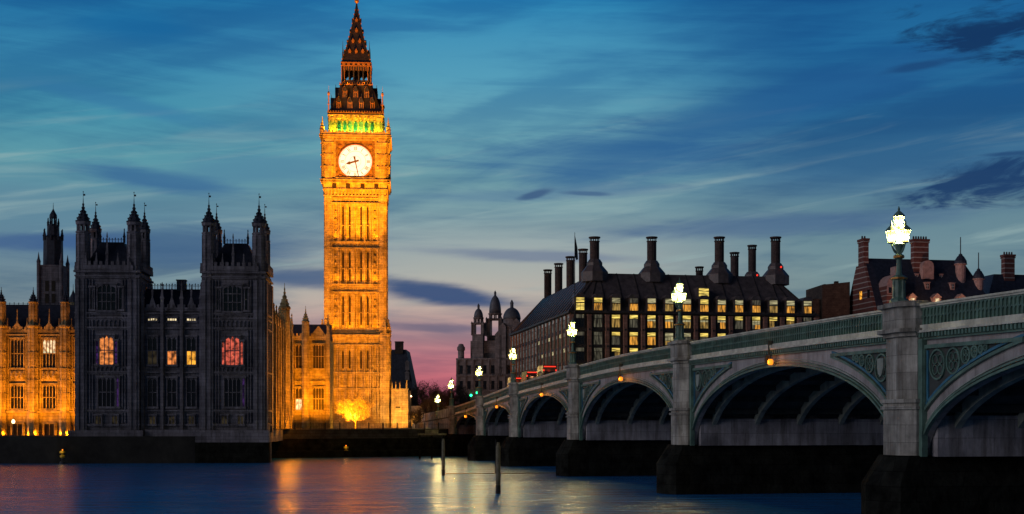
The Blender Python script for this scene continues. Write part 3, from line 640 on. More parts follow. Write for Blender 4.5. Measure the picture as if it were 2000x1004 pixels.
# turrets
def turret(x, y, big=True, z0=24.0, m='palace_stone'):
    zt = zy(432)
    t_ = MB(); r = .98 if big else .8
    t_.lathe(x, y, [(r, z0), (r, zy(455)), (r*1.12, zy(454)), (r*1.12, zy(451)), (r*.92, zy(450))], 8)
    for k in range(8):                              # open belvedere stage
        a = k*math.pi/4+math.pi/8; cx, cy = x+r*.82*math.cos(a), y+r*.82*math.sin(a)
        t_.box(cx-.13, cx+.13, cy-.13, cy+.13, zy(451), zt)
        cx, cy = x+r*1.02*math.cos(a), y+r*1.02*math.sin(a); t_.box(cx-.06, cx+.06, cy-.06, cy+.06, z0+1, zy(456))
    t_.lathe(x, y, [(r*.98, zt-.5), (r*1.1, zt-.4), (r*1.14, zt), (r*.9, zt+.1)], 8)
    for z in (zy(505), zy(480)): t_.lathe(x, y, [(r*1.1, z), (r*1.1, z+.2)], 8)
    o = link('turret', t_, m, PV)
    c_ = MB(); ogee_spire(c_, x, y, zt, r, 3.5); vane(c_, x, y, zt+3.3, 1.1 if big else .8)
    link('spire', c_, 'slate', o)
for x0 in (.1, XR+.1):
    for (x, y, b) in ((.85, .75, 1), (TWL-1.05, .75, 1), (.85, 8.6, 0), (TWL-1.05, 8.6, 0)): turret(x0+x, y, b)
rfm = []
for x0 in (0, XR):
    r_ = MB(); zb = zy(525)
    r_.add([(x0+.9, 1, zb), (x0+TWL-.9, 1, zb), (x0+TWL-.9, 8.5, zb), (x0+.9, 8.5, zb), (x0+2.9, 3.2, zy(468)), (x0+TWL-2.9, 3.2, zy(468)), (x0+TWL-2.9, 6, zy(468)), (x0+2.9, 6, zy(468))],
           [(0, 1, 5, 4), (1, 2, 6, 5), (2, 3, 7, 6), (3, 0, 4, 7), (4, 5, 6, 7), (0, 3, 2, 1)])
    ro = link('roof', r_, 'slate', PV); c_ = MB(); cresting(c_, x0+2.9, x0+TWL-2.9, 3.2, zy(468), .4, .8)
    for xx in (x0+2.9, x0+TWL-2.9): pinnacle(c_, xx, 3.2, zy(468), .3, 2.2)
    link('cresting', c_, 'slate', ro)
r_ = MB(); zb = zy(600)
r_.add([(TWL, 1.5, zb), (XR, 1.5, zb), (XR, 10, zb), (TWL, 10, zb), (TWL, 5, zy(558)), (XR, 5, zy(558)), (XR, 6.5, zy(558)), (TWL, 6.5, zy(558))], [(0, 1, 5, 4), (1, 2, 6, 5), (2, 3, 7, 6), (3, 0, 4, 7), (4, 5, 6, 7), (0, 3, 2, 1)])
ro = link('roof', r_, 'slate', PV); c_ = MB(); cresting(c_, TWL, XR, 5, zy(558), .42, 1.0); link('cresting', c_, 'slate', ro)
c_ = MB(); c_.box(14.0, 15.3, 4.6, 5.9, zy(560), zy(540)); c_.box(13.9, 15.4, 4.5, 6.0, zy(540), zy(538)); link('chimney', c_, 'palace_stone', ro)
# north wall, floodlit, behind the right tower
nw = MB(TR); Ln = 42
nw.box(9.4, Ln, -.02, .1, 5, 21.8)
for z in (9.4, 13.5, 14.6, 20.6): nw.box(9.4, Ln, -.3, 0, z, z+.25)
for i in range(9):
    x = 10.2+i*4.0
    if x > Ln: break
    nw.box(x-.35, x+.35, -.7, 0, 5, 21.6); nw.T = TR; pinnacle(nw, x, -.3, 21.6, .55, 3.4)
for i in range(17): nw.box(10+i*1.9-.08, 10+i*1.9+.08, -.2, 0, 5, 20.6)
battlement(nw, 9.4, Ln, 21.6, 1.1, -.35, 0, .8)
link('north_wall', nw, 'honey_stone', PV)
for i in range(8):
    x = 12.2+i*4.0
    for z0, z1 in ((9.9, 13.2), (15.2, 19.9)): gothic_window(PV, TR, x, z0, z1, 1.5, 3, 'soot_glass', 'honey_stone', trans=1, d=.22)
nt2 = MB(); x, y = W_+.1, 30
nt2.lathe(x, y, [(.95, 5), (.95, 25.6), (1.1, 25.7), (1.1, 26), (.8, 26.1)], 8); ogee_spire(nt2, x, y, 26, .85, 4.2); link('turret', nt2, 'honey_stone', PV)
nr = MB(); nr.add([(.5, 9.4, 21.5), (W_-1, 9.4, 21.5), (W_-1, 42, 21.5), (.5, 42, 21.5), (12, 12, 24.5), (W_-9, 12, 24.5), (W_-9, 40, 24.5), (12, 40, 24.5)], [(0, 1, 5, 4), (1, 2, 6, 5), (2, 3, 7, 6), (3, 0, 4, 7), (4, 5, 6, 7)]); link('roof', nr, 'slate', PV)
for (x, y, pw) in ((42, 14, 22000), (42, 26, 22000), (40, 38, 18000)): lamp(PV, 'SPOT', (x, y, 5.6), pw, AMB, .4, aim=(W_, y-3, 14), cone=75, name='floodlight')
for y in (12, 20, 28, 36): lamp(PV, 'POINT', (W_+1.5, y, 6), 300, AMB, .02, name='floodlight')
# ================================================================== RIVER WING (left, floodlit)
WG = thing('palace_wing', 'floodlit golden river wing of the palace left of the dark pavilion', 'palace', (-100, 206, 0), R(2))
hs = 206
def zw(y): return CZ+(HOR-y)/F*hs
TG = frame(0, 0); wl = MB(); wl.box(-30, 34.5, 0, 12, 2, zw(655)); link('wall', wl, 'honey_stone', WG)
xs_t = [ -2.83+ 4.94*i for i in range(-4, 8)]
def wx(px): return (px-1000)/F*hs+100
tg = MB()
pitch = 62/F*hs*1.0; xt0 = wx(62)
for z, d in ((zw(806), .5), (zw(801), .3), (zw(744), .25), (zw(721), .25), (zw(655), .4), (zw(650), .3)): tg.box(-30, 34.5, -d, 0, z, z+.25)
battlement(tg, -30, 34.5, zw(649), .9, -.35, 0, .6)
for i in range(-7, 3):
    x = xt0+i*pitch; c = x+pitch/2
    for a in (c-1.35, c-1.7, c+1.35, c+1.7): tg.box(a-.08, a+.08, -.25, 0, zw(803), zw(655))
    blind_panels(tg, c-1.9, c+1.9, zw(655)-.9, zw(655)-.1, 8, .2); 
    tg.extr([(c-1.2, zw(649)), (c+1.2, zw(649)), (c, zw(649)+1.7)], -.35, 0)
    for a in (-1.5, 0, 1.5): pinnacle(tg, c+a, -.2, zw(648), .22, 2.2+(1.4 if a == 0 else 0))
    tg.box(c-1.15, c+1.15, -.3, 0, zw(742), zw(724))     # heraldic panel
    for q in range(3): tg.lathe(c-.75+q*.75, -.3, [(.28, zw(740)), (.34, zw(735)), (.2, zw(727))], 6)
link('carved_trim', tg, 'honey_stone', WG)
for i in range(-7, 3):
    x = xt0+i*pitch; c = x+pitch/2
    t_ = MB(); t_.lathe(x, -.2, [(.95, zw(852)), (.95, zw(806)), (.8, zw(804)), (.78, zw(640)), (.95, zw(638)), (.95, zw(635)), (.62, zw(632)), (.6, zw(592)), (.75, zw(591)), (.75, zw(589)), (.55, zw(588))], 8)
    for k in range(8):
        a = k*math.pi/4+math.pi/8; t_.box(x+.62*math.cos(a)-.06, x+.62*math.cos(a)+.06, -.2+.62*math.sin(a)-.06, -.2+.62*math.sin(a)+.06, zw(632), zw(592)); t_.box(x+.8*math.cos(a)-.06, x+.8*math.cos(a)+.06, -.2+.8*math.sin(a)-.06, -.2+.8*math.sin(a)+.06, zw(800), zw(642))
    for z in (zw(744), zw(721), zw(690), zw(770)): t_.lathe(x, -.2, [(.9, z), (.9, z+.2)], 8)
    to = link('turret', t_, 'honey_stone', WG)
    s_ = MB(); ogee_spire(s_, x, -.2, zw(589), .6, 2.3); link('spire', s_, 'slate', to)
    lit = (i % 2 == 0)
    gothic_window(WG, TG, c, zw(718), zw(662), 1.9, 4, 'lit_cream' if i in (0, -3) else 'dark_glass', 'honey_stone', trans=1, low='dark_glass')
    gothic_window(WG, TG, c, zw(800), zw(752), 1.9, 4, 'dark_glass', 'honey_stone', trans=1)
    d_ = MB(); d_.box(c-.95, c-.75, -.35, 0, 4.0, zw(828)); d_.box(c+.75, c+.95, -.35, 0, 4.0, zw(828)); d_.box(c-1.1, c+1.1, -.4, 0, zw(828), zw(825)); d_.box(c-.05, c+.05, -.2, 0, 4.0, zw(828))
    do = link('door', d_, 'honey_stone', WG); d_ = MB(); d_.box(c-.75, c+.75, -.1, -.02, 4.0, zw(828)); link('door_leaf', d_, 'soot_glass', do)
    lamp(WG, 'POINT', (c-1.9, -1.0, 4.4), 170, AMB, .02, name='terrace_floodlight'); lamp(WG, 'POINT', (c+1.9, -1.0, 4.4), 170, AMB, .02, name='terrace_floodlight')
    if i > -5: lamp(WG, 'SPOT', (c, -7.0, 4.3), 8500, AMB, .3, aim=(c, 0, 12.5), cone=80, name='terrace_floodlight')
r_ = MB(); r_.add([(-30, .6, zw(650)), (34.5, .6, zw(650)), (34.5, 12, zw(650)), (-30, 12, zw(650)), (-30, 4.5, zw(590)), (34.5, 4.5, zw(590)), (34.5, 7, zw(590)), (-30, 7, zw(590))], [(0, 1, 5, 4), (1, 2, 6, 5), (2, 3, 7, 6), (3, 0, 4, 7), (4, 5, 6, 7), (0, 3, 2, 1)])
ro = link('roof', r_, 'slate', WG); c_ = MB(); cresting(c_, -30, 34.5, 4.5, zw(590), .7, .45); link('cresting', c_, 'slate', ro)
te = MB(); te.box(-30, 34.5, -9.2, 0, -3, 2.6); tgo = thing('river_terrace', 'dark stone terrace wall rising from the water below the golden wing', 'terrace', (-100, 206, 0), R(2))
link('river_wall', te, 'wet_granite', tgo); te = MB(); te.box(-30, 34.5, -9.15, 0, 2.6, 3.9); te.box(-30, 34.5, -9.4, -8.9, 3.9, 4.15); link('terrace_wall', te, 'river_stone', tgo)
# terrace lamp standing in front of the wing
tl = thing('terrace_lamp', 'small glowing globe lamp on a post on the palace terrace', 'lamp post', (*at(26, 850, 199)[:2], 3.9))
p_ = MB(); p_.lathe(0, 0, [(.16, 0), (.16, .3), (.07, .4), (.05, 1.9), (.12, 2.0)], 8); link('post', p_, 'painted_steel', tl)
p_ = MB(); p_.lathe(0, 0, [(.1, 2.0), (.24, 2.15), (.26, 2.35), (.16, 2.55), (.03, 2.65)], 10); link('globe', p_, 'white_glass', tl, True)
# ================================================================== far palace tower (left)
ct = thing('palace_spire_tower', 'distant dark octagonal lantern spire on a square stage behind the golden wing', 'tower', (*at(104, 0, 300)[:2], 5), R(3))
def zc(y): return .7+(HOR-y)/F*300
b_ = MB(); b_.square(0, 0, [(2.55, 0), (2.55, zc(523)), (2.7, zc(522)), (2.7, zc(520))]); link('stage', b_, 'palace_stone', ct)
for x in (-1.05, .35):
    for z0, z1 in ((zc(594), zc(576)), (zc(571), zc(551))):
        g_ = MB(); g_.box(x, x+.8, -2.62, -2.56, z0, z1); link('opening', g_, 'soot_glass', ct)
b_ = MB()
for sx in (-1, 1):
    for sy in (-1, 1): b_.lathe(sx*2.5, sy*2.5, [(.38, 10), (.42, zc(515)), (.5, zc(514)), (.25, zc(508)), (.03, zc(495))], 8)
link('pinnacle', b_, 'palace_stone', ct)
b_ = MB(); b_.lathe(0, 0, [(2.2, zc(522)), (2.1, zc(465)), (2.2, zc(464)), (1.35, zc(460)), (1.3, zc(440)), (.75, zc(438))], 8)
for k in range(8): a = k*math.pi/4; pinnacle(b_, 2.05*math.cos(a), 2.05*math.sin(a), zc(470), .4, 2.6)
for k in range(8): a = k*math.pi/4; pinnacle(b_, 1.2*math.cos(a), 1.2*math.sin(a), zc(442), .3, 1.8); b_.box(.7*math.cos(a)-.1, .7*math.cos(a)+.1, .7*math.sin(a)-.1, .7*math.sin(a)+.1, zc(438), zc(425))
b_.lathe(0, 0, [(.85, zc(426)), (.8, zc(420)), (.3, zc(412)), (.08, zc(408)), (.03, zc(396))], 8); link('spire', b_, 'slate', ct)
# small turret right of it
st_ = thing('palace_turret', 'small conical roofed turret beside the left dark tower', 'turret', (*at(143, 0, 230)[:2], 4))
def zt_(y): return 1.7+(HOR-y)/F*230
b_ = MB(); b_.lathe(0, 0, [(.8, 0), (.8, zt_(592)), (.9, zt_(591))], 8); link('body', b_, 'honey_stone', st_)
b_ = MB(); b_.lathe(0, 0, [(.9, zt_(591)), (.75, zt_(584)), (.3, zt_(574)), (.05, zt_(566)), (.03, zt_(555))], 8); link('roof', b_, 'slate', st_)
# ================================================================== YARD RANGE between pavilion and tower
YR = thing('palace_yard_range', 'floodlit golden palace range between the dark pavilion and the clock tower', 'palace', (*at(566, 0, 252)[:2], 5), R(4.3))
def zr(y): return .7+(HOR-y)/F*250
Wy = 7.4
b_ = MB(); b_.box(-6, Wy, 0, 14, 0, zr(660)); link('wall', b_, 'honey_stone', YR)
b_ = MB()
for y in (806, 745, 722, 662): b_.box(-6, Wy, -.3, 0, zr(y), zr(y)+.22)
battlement(b_, -6, Wy, zr(660), 1.0, -.3, 0, .7)
for x in (.4, 3.0, 7.2): b_.box(x-.35, x+.35, -.6, 0, 0, zr(650)); pinnacle(b_, x, -.3, zr(652), .5, 4.0)
b_.extr([(3.9, zr(655)), (6.9, zr(655)), (5.4, zr(655)+2)], -.3, 0)
for x in (3.9, 4.1, 6.7, 6.9, 1.0, 2.4): b_.box(x-.06, x+.06, -.2, 0, 0, zr(662))
link('carved_trim', b_, 'honey_stone', YR)
gothic_window(YR, frame(0, 0), 5.4, zr(718), zr(672), 2.0, 4, 'soot_glass', 'honey_stone'); gothic_window(YR, frame(0, 0), 5.4, zr(800), zr(757), 2.0, 4, 'soot_glass', 'honey_stone')
gothic_window(YR, frame(0, 0), 1.7, zr(718), zr(672), 1.1, 2, 'soot_glass', 'honey_stone'); gothic_window(YR, frame(0, 0), 1.7, zr(800), zr(757), 1.1, 2, 'soot_glass', 'honey_stone', low='lit_cream')
t_ = MB(); t_.lathe(3.0, -.4, [(.75, 0), (.75, zr(628)), (.85, zr(627)), (.6, zr(625))], 8); ogee_spire(t_, 3.0, -.4, zr(626), .6, 2.9)
link('turret', t_, 'honey_stone', YR)
b_ = MB(); b_.add([(-6, .6, zr(658)), (Wy, .6, zr(658)), (Wy, 12, zr(658)), (-6, 12, zr(658)), (-6, 5, zr(628)), (Wy, 5, zr(628)), (Wy, 7, zr(628)), (-6, 7, zr(628))], [(0, 1, 5, 4), (1, 2, 6, 5), (2, 3, 7, 6), (3, 0, 4, 7), (4, 5, 6, 7), (0, 3, 2, 1)]); link('roof', b_, 'slate', YR)
for x, pw in ((1, 16000), (6, 16000)): lamp(YR, 'SPOT', (x+3, -10, 1), pw, AMB, .4, aim=(x, 0, 9), cone=75, name='floodlight')
# ================================================================== small lit gatehouse right of the tower
GH = thing('gatehouse', 'small amber lit block with spiked parapet right of the clock tower', 'gatehouse', (*at(764, 0, 292)[:2], 5), R(0))
def zg(y): return .7+(HOR-y)/F*292
b_ = MB(); b_.box(0, 3.7, 0, 8, 0, zg(762)); b_.box(-.1, 3.8, -.15, .1, zg(762), zg(759)); link('wall', b_, 'honey_stone', GH)
b_ = MB(); b_.box(1.0, 2.0, -.06, .02, zg(797), zg(794)); link('sign_slot', b_, 'soot_glass', GH)
b_ = MB()
for x in (.2, 1.0, 1.9, 3.4): pinnacle(b_, x, .1, zg(759), .3, 1.5 if x < 3 else 2.0)
link('pinnacle', b_, 'honey_stone', GH); lamp(GH, 'SPOT', (4, -9, 0.4), 16000, (1, .42, .07), .3, aim=(2, 0, 5), cone=70, name='floodlight')
# ================================================================== BACKGROUND BUILDINGS
def hip(mb, x0, x1, y0, y1, z0, z1, inset):
    mb.add([(x0, y0, z0), (x1, y0, z0), (x1, y1, z0), (x0, y1, z0), (x0+inset, y0+inset, z1), (x1-inset, y0+inset, z1), (x1-inset, y1-inset, z1), (x0+inset, y1-inset, z1)],
           [(0, 1, 5, 4), (1, 2, 6, 5), (2, 3, 7, 6), (3, 0, 4, 7), (4, 5, 6, 7), (0, 3, 2, 1)])
def pmap(px, py, Yd, root):                         # world -> root local
    return root.matrix_basis.inverted() @ Vector(at(px, py, Yd))
# dark stepped building right of the tower
DB = thing('mansion_block', 'dark stepped roof building behind the lit gatehouse', 'building', (*at(762, 0, 370)[:2], 5), 0)
def zd(y): return .7+(HOR-y)/F*370
b_ = MB(); b_.box(0, 6.3, 0, 20, 0, zd(760)); link('wall', b_, 'brown_brick', DB)
b_ = MB(); b_.add([(0, 0, zd(760)), (6.4, 0, zd(760)), (6.4, 20, zd(760)), (0, 20, zd(760)), (0, 2, zd(682)), (4.3, 2, zd(682)), (4.3, 16, zd(682)), (0, 16, zd(682))], [(0, 1, 5, 4), (1, 2, 6, 5), (2, 3, 7, 6), (3, 0, 4, 7), (4, 5, 6, 7)]); link('roof', b_, 'slate', DB)
b_ = MB(); b_.box(1.2, 3.4, 1.5, 4, zd(690), zd(667)); b_.box(1.1, 3.5, 1.4, 4.1, zd(668), zd(666)); link('chimney', b_, 'brown_brick', DB)
for z in (735, 715): b_ = MB(); b_.box(4.2, 5.3, -.2, 1.6, zd(z+8), zd(z-6)); b_.extr([(4.0, zd(z-6)), (5.5, zd(z-6)), (4.75, zd(z-12))], -.3, 1.6); link('dormer', b_, 'whitehall_stone', DB)
for i in range(3):
    for j in range(3): b_ = MB(); b_.box(.7+i*2, 1.7+i*2, -.05, .02, zd(790-j*12), zd(782-j*12)); link('window', b_, 'dark_glass', DB)
# domed government offices
DM = thing('domed_offices', 'pale stone office building with three domed towers left of the bronze roofed block', 'building', (*at(893, 0, 400)[:2], 5), R(-8))
def zq(y): return .7+(HOR-y)/F*400
def qx(px): return (px-893)/F*400
b_ = MB(); b_.box(0, qx(1030), 0, 30, 0, zq(700)); b_.box(qx(917), qx(1030), 2, 28, zq(700), zq(665))
for i in range(9): x = i*2.4; b_.box(x-.25, x+.25, -.4, 0, 0, zq(703))
for y in (703, 735, 765): b_.box(-.3, qx(1030), -.5, 0, zq(y), zq(y)+.5)
link('wall', b_, 'whitehall_stone', DM)
for i in range(8):
    for y in (752, 722, 782):
        b_ = MB(); x = 1.2+i*2.4; b_.box(x-.5, x+.5, -.06, .02, zq(y+8), zq(y-8)); link('window', b_, 'dark_glass', DM)
b_ = MB(); b_.lathe(1.0, 1, [(.95, 5), (.95, zq(685)), (1.2, zq(684)), (1.2, zq(678)), (.9, zq(676)), (.7, zq(672)), (.1, zq(671))], 12); link('corner_turret', b_, 'whitehall_stone', DM)
def domed(px, hw, yb, y1, y2, ytop, y=4, m='whitehall_stone'):
    x = qx(px); b = MB(); b.square(x, y, [(hw, zq(yb)), (hw, zq(y1))])
    b.square(x, y, [(hw*1.12, zq(y1)), (hw*1.12, zq(y1-2))])
    for sx in (-1, 1):
        for sy in (-1, 1):
            b.box(x+sx*hw*.8-hw*.22, x+sx*hw*.8+hw*.22, y+sy*hw*.8-hw*.22, y+sy*hw*.8+hw*.22, zq(y1-2), zq(y2)); b.lathe(x+sx*hw*1.05, y+sy*hw*1.05, [(.28, zq(y1)), (.28, zq(y2)), (.4, zq(y2-1)), (.1, zq(y2-5))], 6)
    b.square(x, y, [(hw*1.05, zq(y2)), (hw*1.15, zq(y2-2)), (hw*.9, zq(y2-3))])
    for k in range(8): a = k*math.pi/4; b.lathe(x+hw*.78*math.cos(a), y+hw*.78*math.sin(a), [(.24, zq(y2-3)), (.24, zq(y2-11))], 6)
    b.lathe(x, y, [(hw*.95, zq(y2-11)), (hw*1.0, zq(y2-13)), (hw*.85, zq(y2-14))], 12)
    o = link('dome_tower', b, m, DM)
    d = MB(); h = zq(ytop+10)-zq(y2-14)
    d.lathe(x, y, [(hw*.85*math.cos(a*math.pi/12), zq(y2-14)+h*math.sin(a*math.pi/12)) for a in range(6)]+[(.35, zq(ytop+10)), (.35, zq(ytop+6)), (.42, zq(ytop+5)), (.05, zq(ytop))], 12)
    link('dome', d, 'lead_dome', o, True)
domed(933, 1.65, 700, 655, 633, 592, 2); domed(960, 2.2, 700, 655, 622, 563, 8)
b_ = MB(); x = qx(998); b_.lathe(x, 3, [(2.9, zq(700)), (2.9, zq(640)), (3.1, zq(639)), (3.1, zq(637)), (2.6, zq(636)), (2.6, zq(624)), (2.7, zq(623))], 12)
for k in range(12): a = k*math.pi/6; b_.lathe(x+2.85*math.cos(a), 3+2.85*math.sin(a), [(.2, zq(665)), (.2, zq(640))], 6)
o = link('dome_tower', b_, 'whitehall_stone', DM)
b_ = MB(); b_.lathe(x, 3, [(2.7*math.cos(a*math.pi/14), zq(623)+(zq(600)-zq(623))*math.sin(a*math.pi/14)) for a in range(7)]+[(.5, zq(600)), (.5, zq(593)), (.6, zq(592)), (.1, zq(585))], 16); link('dome', b_, 'lead_dome', o, True)
b_ = MB()
for px, y in ((975, 655), (983, 640), (1010, 632)): b_.box(qx(px)-1.0, qx(px)+1.0, -.5, 3, zq(735), zq(y)); b_.extr([(qx(px)-1.2, zq(y)), (qx(px)+1.2, zq(y)), (qx(px), zq(y-9))], -.6, 3)
link('gable', b_, 'whitehall_stone', DM)
lamp(DM, 'SPOT', (6, -30, 2), 5000, (1, .6, .45), 1, aim=(14, 0, 14), cone=80, name='street_glow')
# ------------------------------------------------------------------ bronze roofed block (Portcullis)
PH = thing('office_block', 'large bronze roofed office block with tall chimneys and many lit windows behind the bridge', 'building', (11.5, 260, 5), R(9.8))
Wp, Dp = 50.5, 68
b_ = MB(); b_.box(0, Wp, 0, Dp, 0, 22.9); link('wall', b_, 'bronze', PH)
b_ = MB(); hip(b_, -.3, Wp+.3, -.3, Dp+.3, 22.9, 31.2, 6.8); link('roof', b_, 'bronze_roof', PH)
b_ = MB(); b_.box(-.5, Wp+.5, -.6, .0, 22.6, 23.0); b_.box(-.6, 0, -.6, Dp+.5, 22.6, 23.0)
for i in range(15):                                 # roof ribs
    x = i*Wp/14; b_.tube((x, -.35, 23), (min(max(x, 7), Wp-7), 6.6, 31.2), .16, n=4)
for i in range(19): y = i*Dp/18; b_.tube((-.35, y, 23), (6.6, min(max(y, 7), Dp-7), 31.2), .16, n=4)
link('roof_rib', b_, 'bronze', PH)
pitch = Wp/14
rnd = random.Random(3)
rows = (21.1, 17.7, 14.6, 11.3, 8.0)
def office_window(T, x, z, w_, h, up, lo, root=PH):
    f = MB(T)
    f.box(x-w_/2-.12, x-w_/2, -.2, 0, z-h/2-.1, z+h/2+.1); f.box(x+w_/2, x+w_/2+.12, -.2, 0, z-h/2-.1, z+h/2+.1)
    f.box(x-w_/2, x+w_/2, -.2, 0, z-h/2-.14, z-h/2); f.box(x-w_/2, x+w_/2, -.2, 0, z+h/2, z+h/2+.12); f.box(x-w_/2, x+w_/2, -.16, -.01, z+h*.18-.05, z+h*.18+.07)
    f.box(x-w_/6-.025, x-w_/6+.025, -.13, -.01, z-h/2, z+h*.18); f.box(x+w_/6-.025, x+w_/6+.025, -.13, -.01, z-h/2, z+h*.18)
    o = link('window', f, 'bronze', root)
    g = MB(T); g.box(x-w_/2, x+w_/2, -.06, -.02, z+h*.18, z+h/2); link('pane', g, up, o)
    if lo in ('dark_glass', 'room_blue', 'room_dim'): g = MB(T); g.box(x-w_/2, x+w_/2, -.06, -.02, z-h/2, z+h*.18); link('pane', g, lo, o); return
    drop = rnd.choice((0, 0, .25, .5)); zt2 = z+h*.18; zb2 = z-h/2; zm2 = zt2-(zt2-zb2)*drop     # a blind drawn part of the way down
    if drop: g = MB(T); g.box(x-w_/2, x+w_/2, -.06, -.02, zm2, zt2); link('blind', g, 'ceiling_pale', o)
    for q in range(3):
        g = MB(T); g.box(x-w_/2+q*w_/3, x-w_/2+(q+1)*w_/3, -.06, -.02, zb2, zm2); link('pane', g, lo if rnd.random() < .62 else rnd.choice(('room_dim', 'room_olive', 'dark_glass')), o)
Tp = frame(0, 0)
for i in range(14):
    x = (i+.5)*pitch
    for j, z in enumerate(rows[:4]):
        if i == 0: up, lo = 'room_dim', 'dark_glass'
        elif i == 1: up, lo = 'room_dim', 'room_dim'
        elif i == 13: up, lo = 'room_dim', 'room_dim'
        else:
            up = rnd.choice(['ceiling_yellow', 'ceiling_yellow', 'ceiling_pale', 'ceiling_yellow']); lo = rnd.choice(['room_olive', 'room_olive', 'room_gold', 'room_dim'])
        office_window(Tp, x, z, 1.65, 2.45, up, lo)
    # dormer in the roof
    Td = frame(0, -.25); d_ = MB(Td); d_.box(x-1.0, x+1.0, 0, 2.4, 23.1, 25.7); d_.extr([(x-1.15, 25.7), (x+1.15, 25.7), (x+.6, 26.4), (x-.6, 26.4)], -.15, 3.0); o = link('dormer', d_, 'bronze_roof', PH)
    up = rnd.choice(['ceiling_pale', 'ceiling_yellow', 'room_dim', 'ceiling_pale']); lo = rnd.choice(['room_gold', 'room_gold', 'room_gold', 'room_olive']) if i else 'ceiling_yellow'
    g = MB(Td); g.box(x-.8, x+.8, -.05, -.02, 24.7, 25.6); link('pane', g, up, o); g = MB(Td); g.box(x-.8, x+.8, -.05, -.02, 23.2, 24.5); link('pane', g, lo, o)
    g = MB(Td); g.box(x-.03, x+.03, -.1, -.05, 23.2, 24.5); g.box(x-.85, x+.85, -.12, 0, 24.5, 24.7); link('glazing_bar', g, 'bronze', o)
for i in range(15):
    x = i*pitch; c_ = MB(); x0, x1 = x-.36, x+.36
    c_.box(x0, x1, -.75, 0, 0, 22.3); c_.box(x0-.08, x1+.08, -.83, 0, 22.0, 22.3)
    o = link('stone_pier', c_, 'portcullis_pier', PH)
    s_ = MB()
    for z in (19.4, 16.1, 12.9, 9.6): s_.box(x-.2, x+.2, -.8, -.75, z-.2, z+.2)
    link('boss', s_, 'bronze', o)
# roof terrace light box near the middle
d_ = MB(); d_.box(26.2, 28.6, 1.2, 4, 26.2, 28.2); o = link('dormer', d_, 'bronze_roof', PH); g = MB(); g.box(26.4, 28.4, 1.12, 1.18, 26.4, 28.0); link('pane', g, 'ceiling_yellow', o)
# street side (left) facade
Ts = frame(0, Dp, R(-90)); ns = 18; ps = Dp/ns
for i in range(ns):
    x = Dp-(i+.5)*ps
    if i < 9:
        for j, z in enumerate(rows[:3]):
            office_window(Ts, x, z, 2.2, 2.6, 'room_blue' if j == 0 else ('room_dim' if (i+j) % 3 else 'ceiling_pale'), 'room_dim' if j else 'room_blue')
stf = MB(Ts); g_ = MB(Ts)
for i in range(ns):
    x = Dp-(i+.5)*ps
    for j, z in enumerate(rows):
        if i < 9 and j < 3: continue
        stf.box(x-1.1, x+1.1, -.06, -.02, z-1.25, z+1.25); g_.box(x-.05, x+.05, -.12, -.05, z-1.25, z+1.25); g_.box(x-1.1, x+1.1, -.12, -.05, z+.3, z+.45)
o = link('street_window', stf, 'room_blue', PH); o['kind'] = 'stuff'; link('glazing_bar', g_, 'bronze', o)
for i in range(ns+1):
    x = i*ps; c_ = MB(Ts); c_.box(x-.3, x+.3, -.28, 0, 0, 22.3); link('stone_pier', c_, 'portcullis_pier', PH)
fl = MB(Ts)
for z in (19.4, 16.1, 12.9, 9.6, 6): fl.box(0, Dp, -.18, 0, z-.15, z+.15)
link('floor_band', fl, 'bronze', PH)
fl = MB()
for z in (19.4, 16.1, 12.9, 9.6, 6): fl.box(0, Wp, -.3, 0, z-.3, z+.3)
link('floor_band', fl, 'bronze', PH)
def chimney(x, y, top, base=True, r=.95, zb=31.0, h=None):
    c = MB(); z1 = top-5+5-.0
    zc0 = (zb+3.0) if base else zb
    c.lathe(x, y, [(r, zc0-.5), (r, top-1.05), (r*1.12, top-1.0), (r*1.12, top-.85)], 12)
    for k in range(12): a = k*math.pi/6; c.tube((x+r*.95*math.cos(a), y+r*.95*math.sin(a), top-.9), (x+r*.95*math.cos(a), y+r*.95*math.sin(a), top-.2), .09, n=4)
    c.lathe(x, y, [(r*1.2, top-.28), (r*1.25, top-.2), (r*1.25, top), (r*1.05, top+.02)], 12)
    o = link('chimney', c, 'chimney_brick', PH)
    if base:
        b = MB(); b.lathe(x, y, [(2.75, zb-1.5), (2.75, zb+.4), (1.75, zb+1.6), (1.6, zb+1.7), (1.6, zb+2.3), (1.2, zb+2.9), (r*1.2, zb+3.0)], 8); link('chimney_base', b, 'bronze_roof', o)
CH = {}
def chim_at(px, pyt, y_, **k):
    # find local x on the line y=y_ for this sight line
    best = None
    for s in range(0, 600):
        x = s*.1; wv = PH.matrix_basis @ Vector((x, y_, 0)); u = wv.x/wv.y*F+1000
        if best is None or abs(u-px) < best[0]: best = (abs(u-px), x, wv.y)
    _, x, yy = best; CH[px] = (x, y_, 31.0); chimney(x, y_, .7+(HOR-pyt)/F*yy, **k)
PH.matrix_basis = Matrix.Translation(PH.location) @ Matrix.Rotation(R(9.8), 4, 'Z')
for px, t in ((1161, 463), (1273, 463), (1405, 463), (1515, 463)): chim_at(px, t, 7)
chim_at(1435, 493, 30, base=False, r=.9); chim_at(1469, 479, 22, base=True, r=.85); chim_at(1366, 521, 14, base=False, r=.75)
for k in range(4):
    y = 20+k*12.6; chimney(7, y, 37.8, base=False, r=.88, zb=29.5)
fp = MB(); fp.tube((.6, -.8, 20), (.6, -.8, 38.2), .1, .05, 6); fo = link('flagpole', fp, 'painted_steel', PH)
fp = MB(); fp.add([(.65, -.8, 37.6), (1.15, -.75, 35.2), (1.3, -.6, 33.0), (.9, -.85, 32.8), (.65, -.8, 33.4)], [(0, 1, 2, 3, 4)]); link('flag', fp, 'painted_steel', fo)
